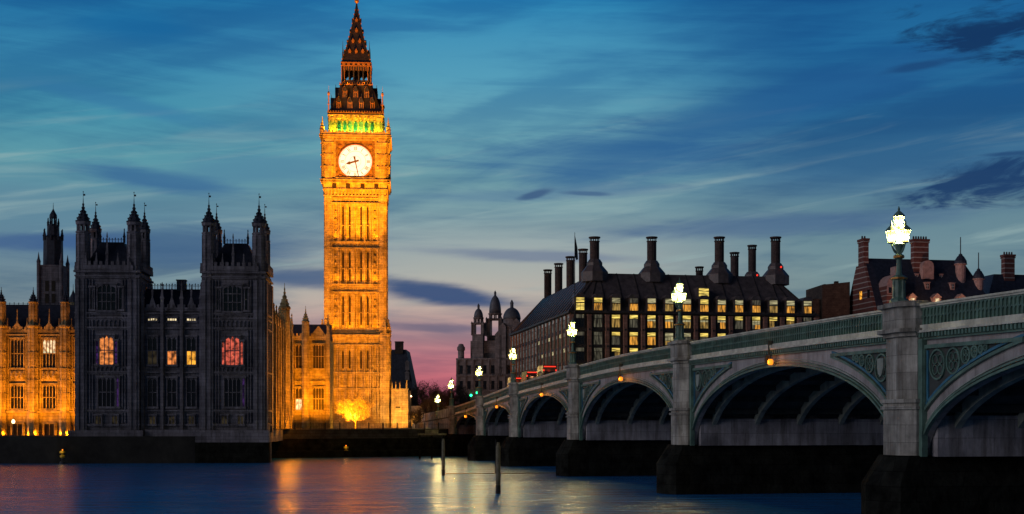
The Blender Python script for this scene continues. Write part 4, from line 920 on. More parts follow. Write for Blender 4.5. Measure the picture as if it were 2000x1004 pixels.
for (x, y, zz) in (CH[1515], CH[1469]):
    b_ = MB(); b_.lathe(x+.6, y-1.5, [(.12, zz+1.9), (.22, zz+2.1), (.12, zz+2.3)], 8); link('warning_light', b_, 'red_signal', PH)
# ------------------------------------------------------------------ striped brick building at the right
NS = thing('striped_brick_house', 'red brick building with pale stone stripes, steep slate roof and tall chimneys', 'building', (79, 290, 5), R(9.8))
NS.matrix_basis = Matrix.Translation(NS.location) @ Matrix.Rotation(R(9.8), 4, 'Z')
def zn(y, Yd=291): return .7+(HOR-y)/F*Yd
Wn = 28.6; Dn = 15
b_ = MB(); b_.box(0, Wn, 0, Dn, 0, zn(606)); b_.add([(0, 0, zn(606)), (0, Dn, zn(606)), (0, 9.5, zn(512)), (0, 5.5, zn(512)), (.6, 0, zn(606)), (.6, Dn, zn(606)), (.6, 9.5, zn(512)), (.6, 5.5, zn(512))], [(0, 3, 2, 1), (4, 5, 6, 7), (0, 4, 7, 3), (1, 2, 6, 5), (2, 3, 7, 6)])
link('wall', b_, 'red_brick', NS)
b_ = MB(); zr0, zr1 = zn(606), .7+(HOR-506)/F*298
b_.add([(.6, -.3, zr0), (Wn+.3, -.3, zr0), (Wn+.3, Dn, zr0), (.6, Dn, zr0), (.6, 6.5, zr1), (Wn-4.5, 6.5, zr1), (Wn-4.5, 8.5, zr1), (.6, 8.5, zr1)], [(0, 1, 5, 4), (1, 2, 6, 5), (2, 3, 7, 6), (3, 0, 4, 7), (4, 5, 6, 7), (0, 3, 2, 1)]); link('roof', b_, 'slate', NS)
def stack(root, x, y, w_, d_, z0, z1, m='red_brick'):
    c = MB(); c.box(x-w_/2, x+w_/2, y-d_/2, y+d_/2, z0, z1-1.2); c.box(x-w_/2-.15, x+w_/2+.15, y-d_/2-.15, y+d_/2+.15, z1-1.6, z1-1.3); c.box(x-w_/2-.2, x+w_/2+.2, y-d_/2-.2, y+d_/2+.2, z1-1.2, z1-.7)
    o = link('chimney', c, m, root); p = MB(); n = int(w_/.55)
    for i in range(n): p.lathe(x-w_/2+(i+.5)*w_/n, y, [(.18, z1-.7), (.2, z1-.35), (.15, z1)], 8)
    link('chimney_pot', p, 'chimney_brick', o)
stack(NS, .7, 7.2, 1.2, 2.8, zn(520), zn(462, 298))
stack(NS, 13.3, 5.5, 3.6, 1.5, zn(560), zn(457, 294))
b_ = MB(); b_.box(12.9, 15.5, 3.2, 5.2, zn(540), zn(514)); b_.extr([(12.9+2.6*(.5-.5*math.cos(a*math.pi/8)), zn(514)+1.2*math.sin(a*math.pi/8)) for a in range(9)][::-1], 3.2, 5.2); link('gable', b_, 'pink_stone', NS)
# front gable bay behind the bridge lamp
b_ = MB(); b_.box(2.2, 6.6, -1.2, 5, 0, zn(560)); link('gable_bay', b_, 'red_brick', NS)
b_ = MB(); b_.box(2.3, 6.5, -1.25, -1.1, zn(575), zn(560)); b_.extr([(4.4-2.1*math.cos(a*math.pi/10), zn(560)+2.6*math.sin(a*math.pi/10)) for a in range(11)][::-1], -1.2, 3); b_.box(4.15, 4.65, -1.3, 1, zn(540), zn(522)); link('gable', b_, 'pink_stone', NS)
for x in (3.0, 4.4, 5.8): g_ = MB(); g_.box(x-.35, x+.35, -1.32, -1.27, zn(574), zn(563)); link('window', g_, 'dark_glass', NS)
def dormer(root, x, yf, z, w_, h, ped, m, glass, y1=5):
    d = MB(); d.box(x-w_/2, x+w_/2, yf, y1, z, z+h); 
    if ped: d.extr([(x-w_/2-.25, z+h), (x+w_/2+.25, z+h), (x, z+h+w_*.55)], yf-.15, y1); 
    else: d.box(x-w_/2-.15, x+w_/2+.15, yf-.12, y1, z+h, z+h+.15)
    o = link('dormer', d, m, root); g = MB(); g.box(x-w_*.28, x+w_*.28, yf-.06, yf-.02, z+.2, z+h-.25); po = link('pane', g, glass, o)
    g = MB(); g.box(x-.04, x+.04, yf-.1, yf-.05, z+.2, z+h-.25); g.box(x-w_*.28, x+w_*.28, yf-.1, yf-.06, z+h*.5, z+h*.55); link('glazing_bar', g, 'white_paint', o)
for k, x in enumerate((8.8, 14.6, 20.4)):
    dormer(NS, x, -.1, zn(603), 1.7, 2.6, True, 'pink_stone', ('lit_cream', 'lit_cream', 'lit_orange')[k])
    lamp(NS, 'POINT', (x, -2.2, zn(606)), 420 if k == 0 else 240, (1, .5, .2), .2, name='eaves_light')
for k, x in enumerate((7.7, 13.6, 19.6)): dormer(NS, x, 2.4, zn(562), 1.0, 1.5, False, 'pink_stone', 'dark_glass')
for k, x in enumerate((6.2, 12.0, 17.8)): dormer(NS, x, 4.2, zn(539), .8, 1.0, False, 'pink_stone', 'dark_glass', 6.5)
def spike(root, x, y, zb, zc, ztop, r):
    t = MB(); t.lathe(x, y, [(r*.8, zb), (r*.85, zc), (r*1.1, zc+.1), (r*1.05, zc+.3)], 12); o = link('turret', t, 'pink_stone', root)
    t = MB(); t.lathe(x, y, [(r*1.05, zc+.3), (r*1.0, zc+.9), (r*.55, zc+1.9), (r*.35, zc+2.1), (r*.3, zc+2.4), (.12, zc+2.6), (.1, ztop)], 12); link('turret_roof', t, 'slate', o)
spike(NS, 22.6, 4.5, zn(560), zn(510), zn(459, 295), 1.35)
spike(NS, 26.4, 3.5, zn(570), zn(540), zn(490, 295), 1.25)
for z in (zn(572),): 
    for y in (3.0, 7.0): g_ = MB(frame(0, Dn, R(-90))); g_.box(Dn-y-.6, Dn-y+.6, -.05, -.01, z-.9, z+.9); link('window', g_, 'lit_amber' if y > 5 else 'dark_glass', NS)
lamp(NS, 'SPOT', (2, -22, 4), 12000, (1, .5, .4), 1, aim=(5, 0, 24), cone=70, name='street_glow')
lamp(NS, 'SPOT', (-25, -4, 6), 8000, (1, .62, .45), 1, aim=(0, 6, 27), cone=60, name='street_glow')
SR = thing('slate_roof_house', 'long low slate roofed building at the far right edge with one brick chimney', 'building', (*at(1925, 0, 312)[:2], 5), R(9.8))
SR.matrix_basis = Matrix.Translation(SR.location) @ Matrix.Rotation(R(9.8), 4, 'Z')
b_ = MB(); b_.box(0, 34, 0, 14, 0, zn(600, 312)); link('wall', b_, 'red_brick', SR)
b_ = MB(); hip(b_, -.2, 34, -.3, 14, zn(600, 312), zn(535, 317), 5); link('roof', b_, 'slate', SR)
stack(SR, 8.3, 4.5, 2.6, 1.6, zn(560, 312), zn(490, 316))
BB = thing('brick_block', 'plain flat topped brown brick block between the office block and the striped house', 'building', (*at(1606, 0, 300)[:2], 5), R(5))
b_ = MB(); b_.add([(0, 0, 0), (6.4, 0, 0), (6.4, 12, 0), (0, 12, 0), (0, 0, zn(556, 300)), (6.4, 0, zn(550, 300)), (6.4, 12, zn(548, 300)), (0, 12, zn(556, 300))], [(0, 3, 2, 1), (4, 5, 6, 7), (0, 1, 5, 4), (1, 2, 6, 5), (2, 3, 7, 6), (3, 0, 4, 7)]); link('wall', b_, 'brown_brick', BB)
b_ = MB(); b_.box(-2.2, 0, 1, 8, 0, zn(583, 300)); link('annex', b_, 'brown_brick', BB)
b_ = MB(); b_.box(4.0, 4.8, 3, 4, zn(552, 300), zn(546, 300)); b_.box(1.4, 1.9, 3, 4, zn(556, 300), zn(552, 300)); link('chimney', b_, 'brown_brick', BB)
# ================================================================== BRIDGE
e_dir = math.atan2(1, -.188)
BR = thing('arched_bridge', 'long green painted iron arch bridge on granite piers crossing the river', 'bridge', (35.6, 0, 0), e_dir)
BR.matrix_basis = Matrix.Translation(BR.location) @ Matrix.Rotation(e_dir, 4, 'Z')
K = 1.0175
piers = [-4.0, 35.4, 74.4, 113.35, 152.3, 188.2, 217.4]; s_end = 248.8
prof = [(-10, 10.2), (35, 11.3), (61, 11.95), (74, 12.2), (95, 12.45), (113, 12.55), (133, 12.6), (152, 12.3), (188, 11.4), (217, 10.2), (249, 9.05), (290, 8.2), (330, 7.6)]
def ztop(s):
    # smooth interpolation (Catmull-Rom through the profile)
    for i in range(len(prof)-1):
        if s <= prof[i+1][0] or i == len(prof)-2:
            p0 = prof[max(0, i-1)]; p1 = prof[i]; p2 = prof[i+1]; p3 = prof[min(len(prof)-1, i+2)]
            t = (s-p1[0])/(p2[0]-p1[0]); h = p2[0]-p1[0]
            m1 = (p2[1]-p0[1])/(p2[0]-p0[0])*h; m2 = (p3[1]-p1[1])/(p3[0]-p1[0])*h
            return (2*t**3-3*t*t+1)*p1[1]+(t**3-2*t*t+t)*m1+(-2*t**3+3*t*t)*p2[1]+(t**3-t*t)*m2
def sweep(mb, s0, s1, y0, y1, za, zb, step=1.2):       # box section following the parapet line
    n = max(1, int((s1-s0)/step)); vs = []; fs = []
    for i in range(n+1):
        s = s0+(s1-s0)*i/n; z = ztop(s); vs += [(s, y0, z+za), (s, y1, z+za), (s, y1, z+zb), (s, y0, z+zb)]
    for i in range(n):
        a = 4*i
        for k in range(4): fs.append((a+k, a+(k+1) % 4, a+4+(k+1) % 4, a+4+k))
    fs += [(0, 3, 2, 1), (4*n, 4*n+1, 4*n+2, 4*n+3)]
    mb.add(vs, fs)
HP = 1.55; Z0 = 4.1
spans = list(zip(piers, piers[1:]+[s_end]))
WB = 26
def arch_z(s, c, a, zc0, off=0):
    q = max(0, 1-((s-c)/(a+off))**2); return Z0+(zc0-Z0+off)*math.sqrt(q)
deck = MB(); sweep(deck, -10, 330, -WB, -.4, -2.0, -1.15, 3); link('deck', deck, 'asphalt', BR)
for idx, (p0, p1) in enumerate(spans):
    a0, a1 = p0+HP, p1-(HP if p1 != s_end else .6); c = (a0+a1)/2; a = (a1-a0)/2; dzc = 2.72 if idx < 4 else (2.5, 2.3, 2.1)[idx-4]; zc0 = ztop(c)-dzc
    N_ = 48
    ss_ = [c-a*math.cos(math.pi*i/N_) for i in range(N_+1)]
    # spandrel plate (front and back faces), thick
    for side_ in (0, 1):
        y0, y1 = (-.35, 0) if side_ == 0 else (-WB, -WB+.35)
        m_ = MB()
        for i in range(N_):
            sA, sB = ss_[i], ss_[i+1]; zA, zB = arch_z(sA, c, a, zc0), arch_z(sB, c, a, zc0); tA, tB = ztop(sA)-1.75, ztop(sB)-1.75
            m_.add([(sA, y0, zA), (sB, y0, zB), (sB, y0, tB), (sA, y0, tA), (sA, y1, zA), (sB, y1, zB), (sB, y1, tB), (sA, y1, tA)], [(0, 1, 2, 3), (4, 7, 6, 5), (0, 4, 5, 1), (3, 2, 6, 7)])
        link('spandrel', m_, 'spandrel_plate', BR)
    # moulded arch rings
    for off, wd, d, mt in ((.0, .14, .22, 'bridge_green'), (.24, .1, .16, 'bridge_green'), (.44, .06, .1, 'bridge_paint')):
        m_ = MB()
        for i in range(N_):
            t0, t1 = math.pi*i/N_, math.pi*(i+1)/N_
            def pt(t, o): return (c-(a+o)*math.cos(t), Z0+(zc0-Z0+o)*math.sin(t))
            A, B, C_, D = pt(t0, off), pt(t1, off), pt(t1, off+wd), pt(t0, off+wd)
            m_.add([(A[0], 0, A[1]), (B[0], 0, B[1]), (C_[0], 0, C_[1]), (D[0], 0, D[1]), (A[0], d, A[1]), (B[0], d, B[1]), (C_[0], d, C_[1]), (D[0], d, D[1])], [(4, 5, 6, 7), (0, 1, 5, 4), (3, 7, 6, 2), (0, 3, 2, 1)])
        link('arch_ring', m_, mt, BR)
    # pointed spandrel panels with tracery; a dark flat sheet imitates the shaded recess
    for sg in (-1, 1):
        m_ = MB(); pn = MB(); bl = MB()
        sx = c+sg*(a-.35)                              # vertical edge near the pier
        ztp = ztop(sx)-2.3
        o2 = 1.15
        def rz(s): return arch_z(s, c, a, zc0, o2)
        zl = rz(sx) if abs(sx-c) < a+o2 else Z0
        pts = []
        q = sx
        for i in range(40):
            q = sx-sg*i*a/40
            if rz(q) > ztop(q)-2.35: break
            pts.append((q, rz(q)))
        if len(pts) > 3:
            def bar(mb, A, B, w_, d):
                dx, dz = B[0]-A[0], B[1]-A[1]; l_ = math.hypot(dx, dz) or 1; nx, nz = -dz/l_*w_/2, dx/l_*w_/2
                mb.add([(A[0]+nx, 0, A[1]+nz), (B[0]+nx, 0, B[1]+nz), (B[0]-nx, 0, B[1]-nz), (A[0]-nx, 0, A[1]-nz), (A[0]+nx, d, A[1]+nz), (B[0]+nx, d, B[1]+nz), (B[0]-nx, d, B[1]-nz), (A[0]-nx, d, A[1]-nz)],
                       [(4, 5, 6, 7), (0, 1, 5, 4), (1, 2, 6, 5), (2, 3, 7, 6), (3, 0, 4, 7)])
            for i in range(len(pts)-1): bar(m_, pts[i], pts[i+1], .16, .2); bar(bl, (pts[i][0]-sg*0+0, pts[i][1]+.26), (pts[i+1][0], pts[i+1][1]+.26), .14, .12)
            bar(m_, pts[0], (sx, ztp), .2, .2); bar(m_, (sx, ztp), (pts[-1][0], ztop(pts[-1][0])-2.3), .2, .2)
            bar(bl, (sx-sg*.25, pts[0][1]+.3), (sx-sg*.25, ztp-.2), .14, .12)
            for i in range(len(pts)-1):
                A, B = pts[i], pts[i+1]; tA, tB = ztop(A[0])-2.3, ztop(B[0])-2.3
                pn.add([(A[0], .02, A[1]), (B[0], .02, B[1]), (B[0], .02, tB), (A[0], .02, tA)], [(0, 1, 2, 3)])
            # circles with quatrefoils, shrinking towards the tip
            x_ = sx-sg*.45
            for k in range(7):
                lo = rz(x_-sg*.1); hi = ztop(x_)-2.45; r = (hi-rz(x_-sg*.9)-.15)/2
                r = min(r, .85)
                if r < .14: break
                cx = x_-sg*r; cz = ztop(cx)-2.42-r
                if cz-r < rz(cx)-.05: cz = rz(cx)+r+.1
                for i in range(16):
                    t0, t1 = i*math.pi/8, (i+1)*math.pi/8
                    bar(m_, (cx+r*.92*math.cos(t0), cz+r*.92*math.sin(t0)), (cx+r*.92*math.cos(t1), cz+r*.92*math.sin(t1)), .1, .14)
                if k == 0: pm = (cx, cz, r)
                for i in range(4):
                    t0 = i*math.pi/2+math.pi/4
                    for jj in range(8): u0, u1 = jj*math.pi/4, (jj+1)*math.pi/4; bar(m_, (cx+r*.45*math.cos(t0)+r*.3*math.cos(u0), cz+r*.45*math.sin(t0)+r*.3*math.sin(u0)), (cx+r*.45*math.cos(t0)+r*.3*math.cos(u1), cz+r*.45*math.sin(t0)+r*.3*math.sin(u1)), .05, .1)
                x_ -= sg*(2*r+.08)
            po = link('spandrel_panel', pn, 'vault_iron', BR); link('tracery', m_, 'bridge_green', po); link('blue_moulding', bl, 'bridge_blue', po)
            # shield in the largest circle
            if 2 <= idx <= 4:
                sm = MB(); cx, cz, r = pm; h = r*.62
                sm.extr([(cx-h*.7, cz+h), (cx+h*.7, cz+h), (cx+h*.7, cz), (cx+h*.4, cz-h*.7), (cx, cz-h), (cx-h*.4, cz-h*.7), (cx-h*.7, cz)], .05, .2); link('shield', sm, 'bridge_paint', po)
    # vault: ribs and cross members
    va = MB()
    for i in range(N_):
        sA, sB = ss_[i], ss_[i+1]
        if min(arch_z(sA, c, a, zc0), arch_z(sB, c, a, zc0)) < 5.6: continue
        zA, zB = min(arch_z(sA, c, a, zc0)+.75, ztop(sA)-2.0), min(arch_z(sB, c, a, zc0)+.75, ztop(sB)-2.0)
        va.add([(sA, -WB+.35, zA), (sB, -WB+.35, zB), (sB, -.35, zB), (sA, -.35, zA)], [(0, 1, 2, 3)])
    for i in range(3, N_-2, 3):
        s = ss_[i]; z = arch_z(s, c, a, zc0); va.box(s-.12, s+.12, -WB+.4, -.4, z+.35, z+.75)
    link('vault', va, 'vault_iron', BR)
    for r in range(7):
        y = -1.6-r*3.7; m_ = MB()
        for i in range(N_):
            sA, sB = ss_[i], ss_[i+1]; zA, zB = arch_z(sA, c, a, zc0), arch_z(sB, c, a, zc0)
            m_.add([(sA, y-.2, zA), (sB, y-.2, zB), (sB, y-.2, zB+.74), (sA, y-.2, zA+.74), (sA, y+.2, zA), (sB, y+.2, zB), (sB, y+.2, zB+.74), (sA, y+.2, zA+.74)], [(0, 1, 2, 3), (4, 7, 6, 5), (0, 4, 5, 1)])
        link('arch_rib', m_, 'bridge_paint', BR)
    # parapet between piers
    b0, b1 = p0+HP, (p1-HP if p1 != s_end else s_end-1)
    m_ = MB(); sweep(m_, b0, b1, -.25, .36, -.1, 0, .8); sweep(m_, b0, b1, -.15, .26, -.2, -.1, .8); link('handrail', m_, 'lamplit_rail', BR)
    m_ = MB(); n = int((b1-b0)/.36)
    sweep(m_, b0, b1, 0, .1, -1.15, -.2, 1)            # back plate (solid cast panel)
    for i in range(n+1):
        s = b0+(b1-b0)*i/n; z = ztop(s); m_.box(s-.045, s+.045, .1, .2, z-1.1, z-.2)
        if i < n:
            s2 = s+(b1-b0)/n; zz = ztop(s2)
            m_.add([(s, .19, z-.4), (s+(s2-s)/2, .19, z-.24), (s2, .19, zz-.4), (s2, .19, zz-.2), (s, .19, z-.2)], [(0, 1, 2, 3, 4)]); 
            m_.add([(s, .19, z-.82), (s+(s2-s)/2, .19, z-.66), (s2, .19, zz-.82), (s2, .19, zz-.74), (s+(s2-s)/2, .19, z-.58), (s, .19, z-.74)], [(0, 1, 4, 5), (1, 2, 3, 4)])
    link('balustrade', m_, 'bridge_green', BR)
    m_ = MB(); sweep(m_, b0, b1, 0, .24, -1.42, -1.12, .8); sweep(m_, b0, b1, -.1, .42, -1.54, -1.42, .8); link('cornice', m_, 'lamplit_rail', BR)
    m_ = MB(); sweep(m_, b0, b1, 0, .12, -1.86, -1.54, .8); sweep(m_, b0, b1, 0, .2, -1.92, -1.84, .8); n = int((b1-b0)/.34)
    for i in range(n): s = b0+(b1-b0)*(i+.5)/n; z = ztop(s); m_.box(s-.09, s+.09, .1, .34, z-1.8, z-1.55)
    link('dentil_course', m_, 'bridge_green', BR)
    m_ = MB(); sweep(m_, b0, b1, -WB-.2, -WB+.1, -1.9, 0, 2.5); link('far_parapet', m_, 'bridge_green', BR)
    # navigation light hanging below the parapet at mid span
    if idx >= 2:
        nl = MB(); z = ztop(c); nl.box(c-.05, c+.05, .12, .55, z-1.2, z-.9); nl.box(c-.04, c+.04, .45, .53, z-2.1, z-1.0); nl.box(c-.35, c-.27, .44, .54, z-2.3, z-1.9); nl.box(c-.36, c+.4, .45, .53, z-1.95, z-1.88); nl.box(c+.25, c+.5, .35, .6, z-2.45, z-1.9)
        no = link('navigation_light', nl, 'painted_steel', BR)
        nl = MB(); nl.lathe(c-.31, .49, [(.12, z-2.6), (.2, z-2.5), (.2, z-2.3), (.12, z-2.2)], 10); link('amber_lens', nl, 'nav_glass', no)
        lamp(BR, 'POINT', (c-.3, 1.0, z-2.4), 14+6*idx, (1, .33, .05), .015, name='navigation_glow')
def octa(s, hs_, pr, ch):                            # half octagon pier plan
    return [(s-hs_, -.3), (s-hs_, pr-ch), (s-hs_+ch, pr), (s+hs_-ch, pr), (s+hs_, pr-ch), (s+hs_, -.3)]
for s in piers[1:]+[s_end+.6]:
    zt = ztop(s)
    far = s > s_end
    m_ = MB(); m_.prism(octa(s, 1.5, .95, .6), 6.9, zt-1.3); m_.prism(octa(s, 1.6, 1.1, .65), 3.9, 6.9)
    m_.prism(octa(s, 1.72, 1.25, .7), 6.55, 6.72); m_.prism(octa(s, 1.72, 1.25, .7), 6.9, 7.1)
    po = link('pier', m_, 'granite', BR)
    m_ = MB(); m_.prism(octa(s, 1.62, 1.1, .6), zt-1.72, zt-1.5); m_.prism(octa(s, 1.85, 1.4, .75), zt-1.5, zt-1.3); m_.prism(octa(s, 1.6, 1.15, .65), zt-1.3, zt-.12); m_.prism(octa(s, 1.8, 1.4, .75), zt-.12, zt+.1); m_.prism(octa(s, 1.5, 1.1, .6), zt+.1, zt+.2)
    link('pier_cap', m_, 'granite', po)
    m_ = MB(); m_.box(s-2.3, s+2.3, -WB, -.42, 4.0, 6.2); m_.box(s-1.2, s+1.2, -WB, -.3, 6.2, zt-2.0); link('pier_wall', m_, 'pier_wall_stone', po)
    for sg in (-1, 1):
        m_ = MB(); m_.box(min(s+sg*1.5, s+sg*1.95), max(s+sg*1.5, s+sg*1.95), -.02, .3, 4.0, zt-1.9); link('pilaster', m_, 'bridge_green', po)
    m_ = MB(); m_.prism([(s-2.3, -WB), (s-2.3, 1.7), (s-1.2, 2.3), (s, 2.6), (s+1.2, 2.3), (s+2.3, 1.7), (s+2.3, -WB)], -4, 2.5)
    m_.add([(s-2.3, -WB, 2.5), (s-2.3, 1.7, 2.5), (s-1.2, 2.3, 2.5), (s, 2.6, 2.5), (s+1.2, 2.3, 2.5), (s+2.3, 1.7, 2.5), (s+2.3, -WB, 2.5),
            (s-1.7, -WB, 4.05), (s-1.7, .9, 4.05), (s-.9, 1.4, 4.05), (s, 1.5, 4.05), (s+.9, 1.4, 4.05), (s+1.7, .9, 4.05), (s+1.7, -WB, 4.05)], [(i, (i+1) % 7, 7+(i+1) % 7, 7+i) for i in range(7)]+[tuple(range(7, 14))])
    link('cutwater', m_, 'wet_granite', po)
# approach ramp beyond the last arch
m_ = MB(); n = 14
sweep(m_, s_end+1.5, 330, -WB, 0, -7, -1.75, 4); link('abutment', m_, 'granite', BR)
m_ = MB(); sweep(m_, s_end+1.5, 300, -.25, .3, -1.6, 0, 3); link('approach_parapet', m_, 'granite', BR)
# ================================================================== BRIDGE LAMPS
def make_lamp(label):
    t = thing('street_lamp', label, 'street lamp', (0, 0, 0), 0, 'three-lantern lamps along the bridge parapet')
    b = MB(); b.lathe(0, 0, [(.52, 0), (.52, .12), (.42, .2), (.36, .3), (.34, 1.2), (.44, 1.28), (.44, 1.38), (.26, 1.5)], 8)
    for k in range(4): a = k*math.pi/2+.4; b.lathe(.33*math.cos(a), .33*math.sin(a), [(.09, .2), (.1, .5), (.06, .7), (.08, 1.1), (.05, 1.25)], 6)
    link('pedestal', b, 'bridge_green', t)
    b = MB(); b.lathe(0, 0, [(.2, 1.45), (.15, 1.7), (.12, 2.35), (.26, 2.45), (.28, 2.6), (.16, 2.66), (.14, 2.8), (.2, 3.0), (.3, 3.2), (.1, 3.3), (.07, 4.0), (.12, 4.08)], 10); link('column', b, 'bridge_green', t)
    r = MB(); r.lathe(0, 0, [(.29, 2.44), (.3, 2.5), (.29, 2.56)], 10); r.lathe(0, 0, [(.46, 1.27), (.47, 1.32), (.46, 1.37)], 8); link('gilt_collar', r, 'gilding', t)
    for k in range(3):
        a = R(185)+k*2*math.pi/3; cx, cy = .43*math.cos(a), .43*math.sin(a)
        b = MB(); pr = None
        for q in range(9):
            u = q/8; p = (cx*u*1.0, cy*u*1.0, 2.85+.05*math.sin(u*3)+.42*u*u-.25*math.sin(u*math.pi))
            if pr: b.tube(pr, p, .05, n=6)
            pr = p
        b.tube((cx*.2, cy*.2, 2.7), (cx*.75, cy*.75, 3.0), .03, n=4)
        link('arm', b, 'bridge_green', t)
    for k in range(4):
        if k < 3: a = R(185)+k*2*math.pi/3; cx, cy, z = .43*math.cos(a), .43*math.sin(a), 3.24
        else: cx = cy = 0; z = 4.05
        b = MB(); b.lathe(cx, cy, [(.08, z-.02), (.17, z), (.17, z+.05)], 8); b.lathe(cx, cy, [(.31, z+.66), (.33, z+.72), (.22, z+.84), (.1, z+.95), (.05, z+1.0), (.07, z+1.06), (.015, z+1.24)], 8)
        for q in range(8): an = q*math.pi/4+math.pi/8; b.tube((cx+.17*math.cos(an), cy+.17*math.sin(an), z+.03), (cx+.29*math.cos(an), cy+.29*math.sin(an), z+.68), .014, n=4)
        o = link('lantern', b, 'bridge_green', t)
        g = MB(); g.lathe(cx, cy, [(.145, z+.05), (.24, z+.66)], 8); link('lantern_glass', g, 'lamp_glass', o)
    return t
def bpt(s, y, z): v = BR.matrix_basis @ Vector((s, y, z)); return (v.x, v.y, v.z)
lamps_at = [74.4, 113.35, 152.3, 188.2, 217.4, s_end+.6, 283]
lbl = ['nearest and largest three-lantern lamp, standing on the big right-hand pier', 'three-lantern lamp on the pier in front of the lit office windows', 'three-lantern lamp on the pier at the left corner of the office block',
       'three-lantern lamp standing at the end of the red tail lights', 'three-lantern lamp rising right beside the green traffic signals', 'small lamp over the bridge abutment where the arches end', 'farthest small lamp left of the bridge abutment by the bare trees']
proto = make_lamp(lbl[0])
LC = (1, .74, .25)
for i, s in enumerate(lamps_at):
    o = proto if i == 0 else copy_tree(proto)
    o['label'] = lbl[i]
    if i < 6: o.location = bpt(s, .65, ztop(s)+.2)
    else: x, y, z = at(856, 800, 268); o.location = (x, y, 7.0)
    if i == 0: base_loc = o.location.copy()
for o in [x for x in col.objects if x.name.startswith('street_lamp')]:
    lamp(o, 'POINT', (0, 0, 4.45), 1800, LC, .09, name='lamp_light')
    for k in range(3): a = R(185)+k*2*math.pi/3; lamp(o, 'POINT', (.43*math.cos(a), .43*math.sin(a), 3.62), 1500, LC, .09, name='lamp_light')
# far-side lamps' light and two orange street lights behind the parapet
for k, (px, py, yd, lb, mt) in enumerate(((1083, 726, 178, 'small orange street light just above the bridge rail left of the corner lamp', 'orange_glass'), (1150, 712, 158, 'small orange street light just above the bridge rail right of the corner lamp', 'orange_glass'),
                                      (803, 774, 300, 'small orange-white street light behind the lit gatehouse', 'orange_glass'))):
    x, y, z = at(px, py, yd); zb = z-2.6 if k < 2 else 5.0
    if k < 2: x += 1.5*0
    t = thing('small_street_light', lb, 'street light', (x, y, zb)); b = MB(); b.lathe(0, 0, [(.09, 0), (.05, .3), (.04, z-zb-.12), (.12, z-zb-.1)], 6); link('post', b, 'painted_steel', t)
    b = MB(); b.lathe(0, 0, [(.1, z-zb-.12), (.17, z-zb), (.1, z-zb+.14)], 8); link('globe', b, mt, t)
    lamp(t, 'POINT', (0, -.5, z-zb), 90, (1, .45, .2), .15, name='lamp_light')
# traffic signals
for k, (px, py) in enumerate(((920, 770), (932, 765))):
    x, y, z = at(px, py, 226); t = thing('traffic_signal', ('left of two green traffic signals beside the bridge lamp', 'right of two green traffic signals beside the bridge lamp')[k], 'traffic light', (x, y, z-3.2), 0, 'traffic signals at the bridge end')
    b = MB(); b.lathe(0, 0, [(.08, 0), (.07, 2.8)], 8); link('post', b, 'painted_steel', t)
    b = MB(); b.box(-.18, .18, -.1, .12, 2.8, 3.9)
    for q in range(3): b.box(-.16, .16, -.3, -.1, 3.78-q*.35, 3.82-q*.35)
    b.box(-.32, -.28, .12, .14, 2.6, 4.0); b.box(.28, .32, .12, .14, 2.6, 4.0); link('signal_head', b, 'painted_steel', t)
    b = MB(Matrix.Translation((0, -.11, 3.02)) @ Matrix.Rotation(R(90), 4, 'X')); b.lathe(0, 0, [(.15, 0), (.2, .05), (.12, .1)], 12); link('green_lens', b, 'green_signal', t)
    lamp(t, 'POINT', (0, -.6, 3.0), 25, (.02, 1, .4), .12, name='signal_glow')
# vans crossing with red tail lights
def make_van(label, s, y, roofm):
    x_, y_, z_ = bpt(s, y, ztop(s)-1.13)
    t = thing('van', label, 'van', (x_, y_, z_), e_dir-R(90), 'vans driving away over the bridge')
    b = MB(); P = [(-2.4, .35), (2.2, .35), (2.4, .9), (2.2, 1.15), (1.7, 1.5), (1.2, 2.6), (.8, 2.95), (-2.35, 3.0), (-2.45, 2.9)]
    # side profile in local y (driving +y), width in x
    n = len(P); vs = [(-.9, a, z) for a, z in P]+[(.9, a, z) for a, z in P]; b.add(vs, [tuple(range(n)), tuple(range(n, 2*n))[::-1]]+[(i, n+i, n+(i+1) % n, (i+1) % n) for i in range(n)]); link('body', b, roofm, t)
    b = MB(); b.box(-.7, .7, -2.5, -2.42, 1.5, 2.2); link('rear_window', b, 'dark_glass', t)
    b = MB(); b.box(-.915, -.9, -1.8, 1.0, 1.5, 2.2); b.box(.9, .915, -1.8, 1.0, 1.5, 2.2); link('side_window', b, 'dark_glass', t)
    for sx in (-1, 1):
        b = MB(); b.box(sx*.82-.08, sx*.82+.08, -2.54, -2.43, 2.2, 2.42); link('tail_light', b, 'red_signal', t)
        for yy in (-1.5, 1.4):
            b = MB(Matrix.Translation((sx*.82, yy, .35)) @ Matrix.Rotation(R(90), 4, 'Y')); b.lathe(0, 0, [(.35, -.12), (.35, .12)], 14); wo_ = link('wheel', b, 'rubber', t)
    b = MB(); b.box(-.8, .8, -2.52, -2.38, 2.72, 2.86); link('brake_light', b, 'red_signal', t)
    lamp(t, 'POINT', (0, -3.2, 2.3), 5, (1, .05, .02), .15, name='tail_glow')
make_van('dark red van with tail lights lit, rearmost of the three on the bridge', 179, -2.0, 'car_paint')
make_van('dark grey van with tail lights lit, middle one of the three on the bridge', 190, -2.0, 'railing_iron')
make_van('dark red van nearest the green signals, tail lights lit', 201, -2.0, 'car_paint')
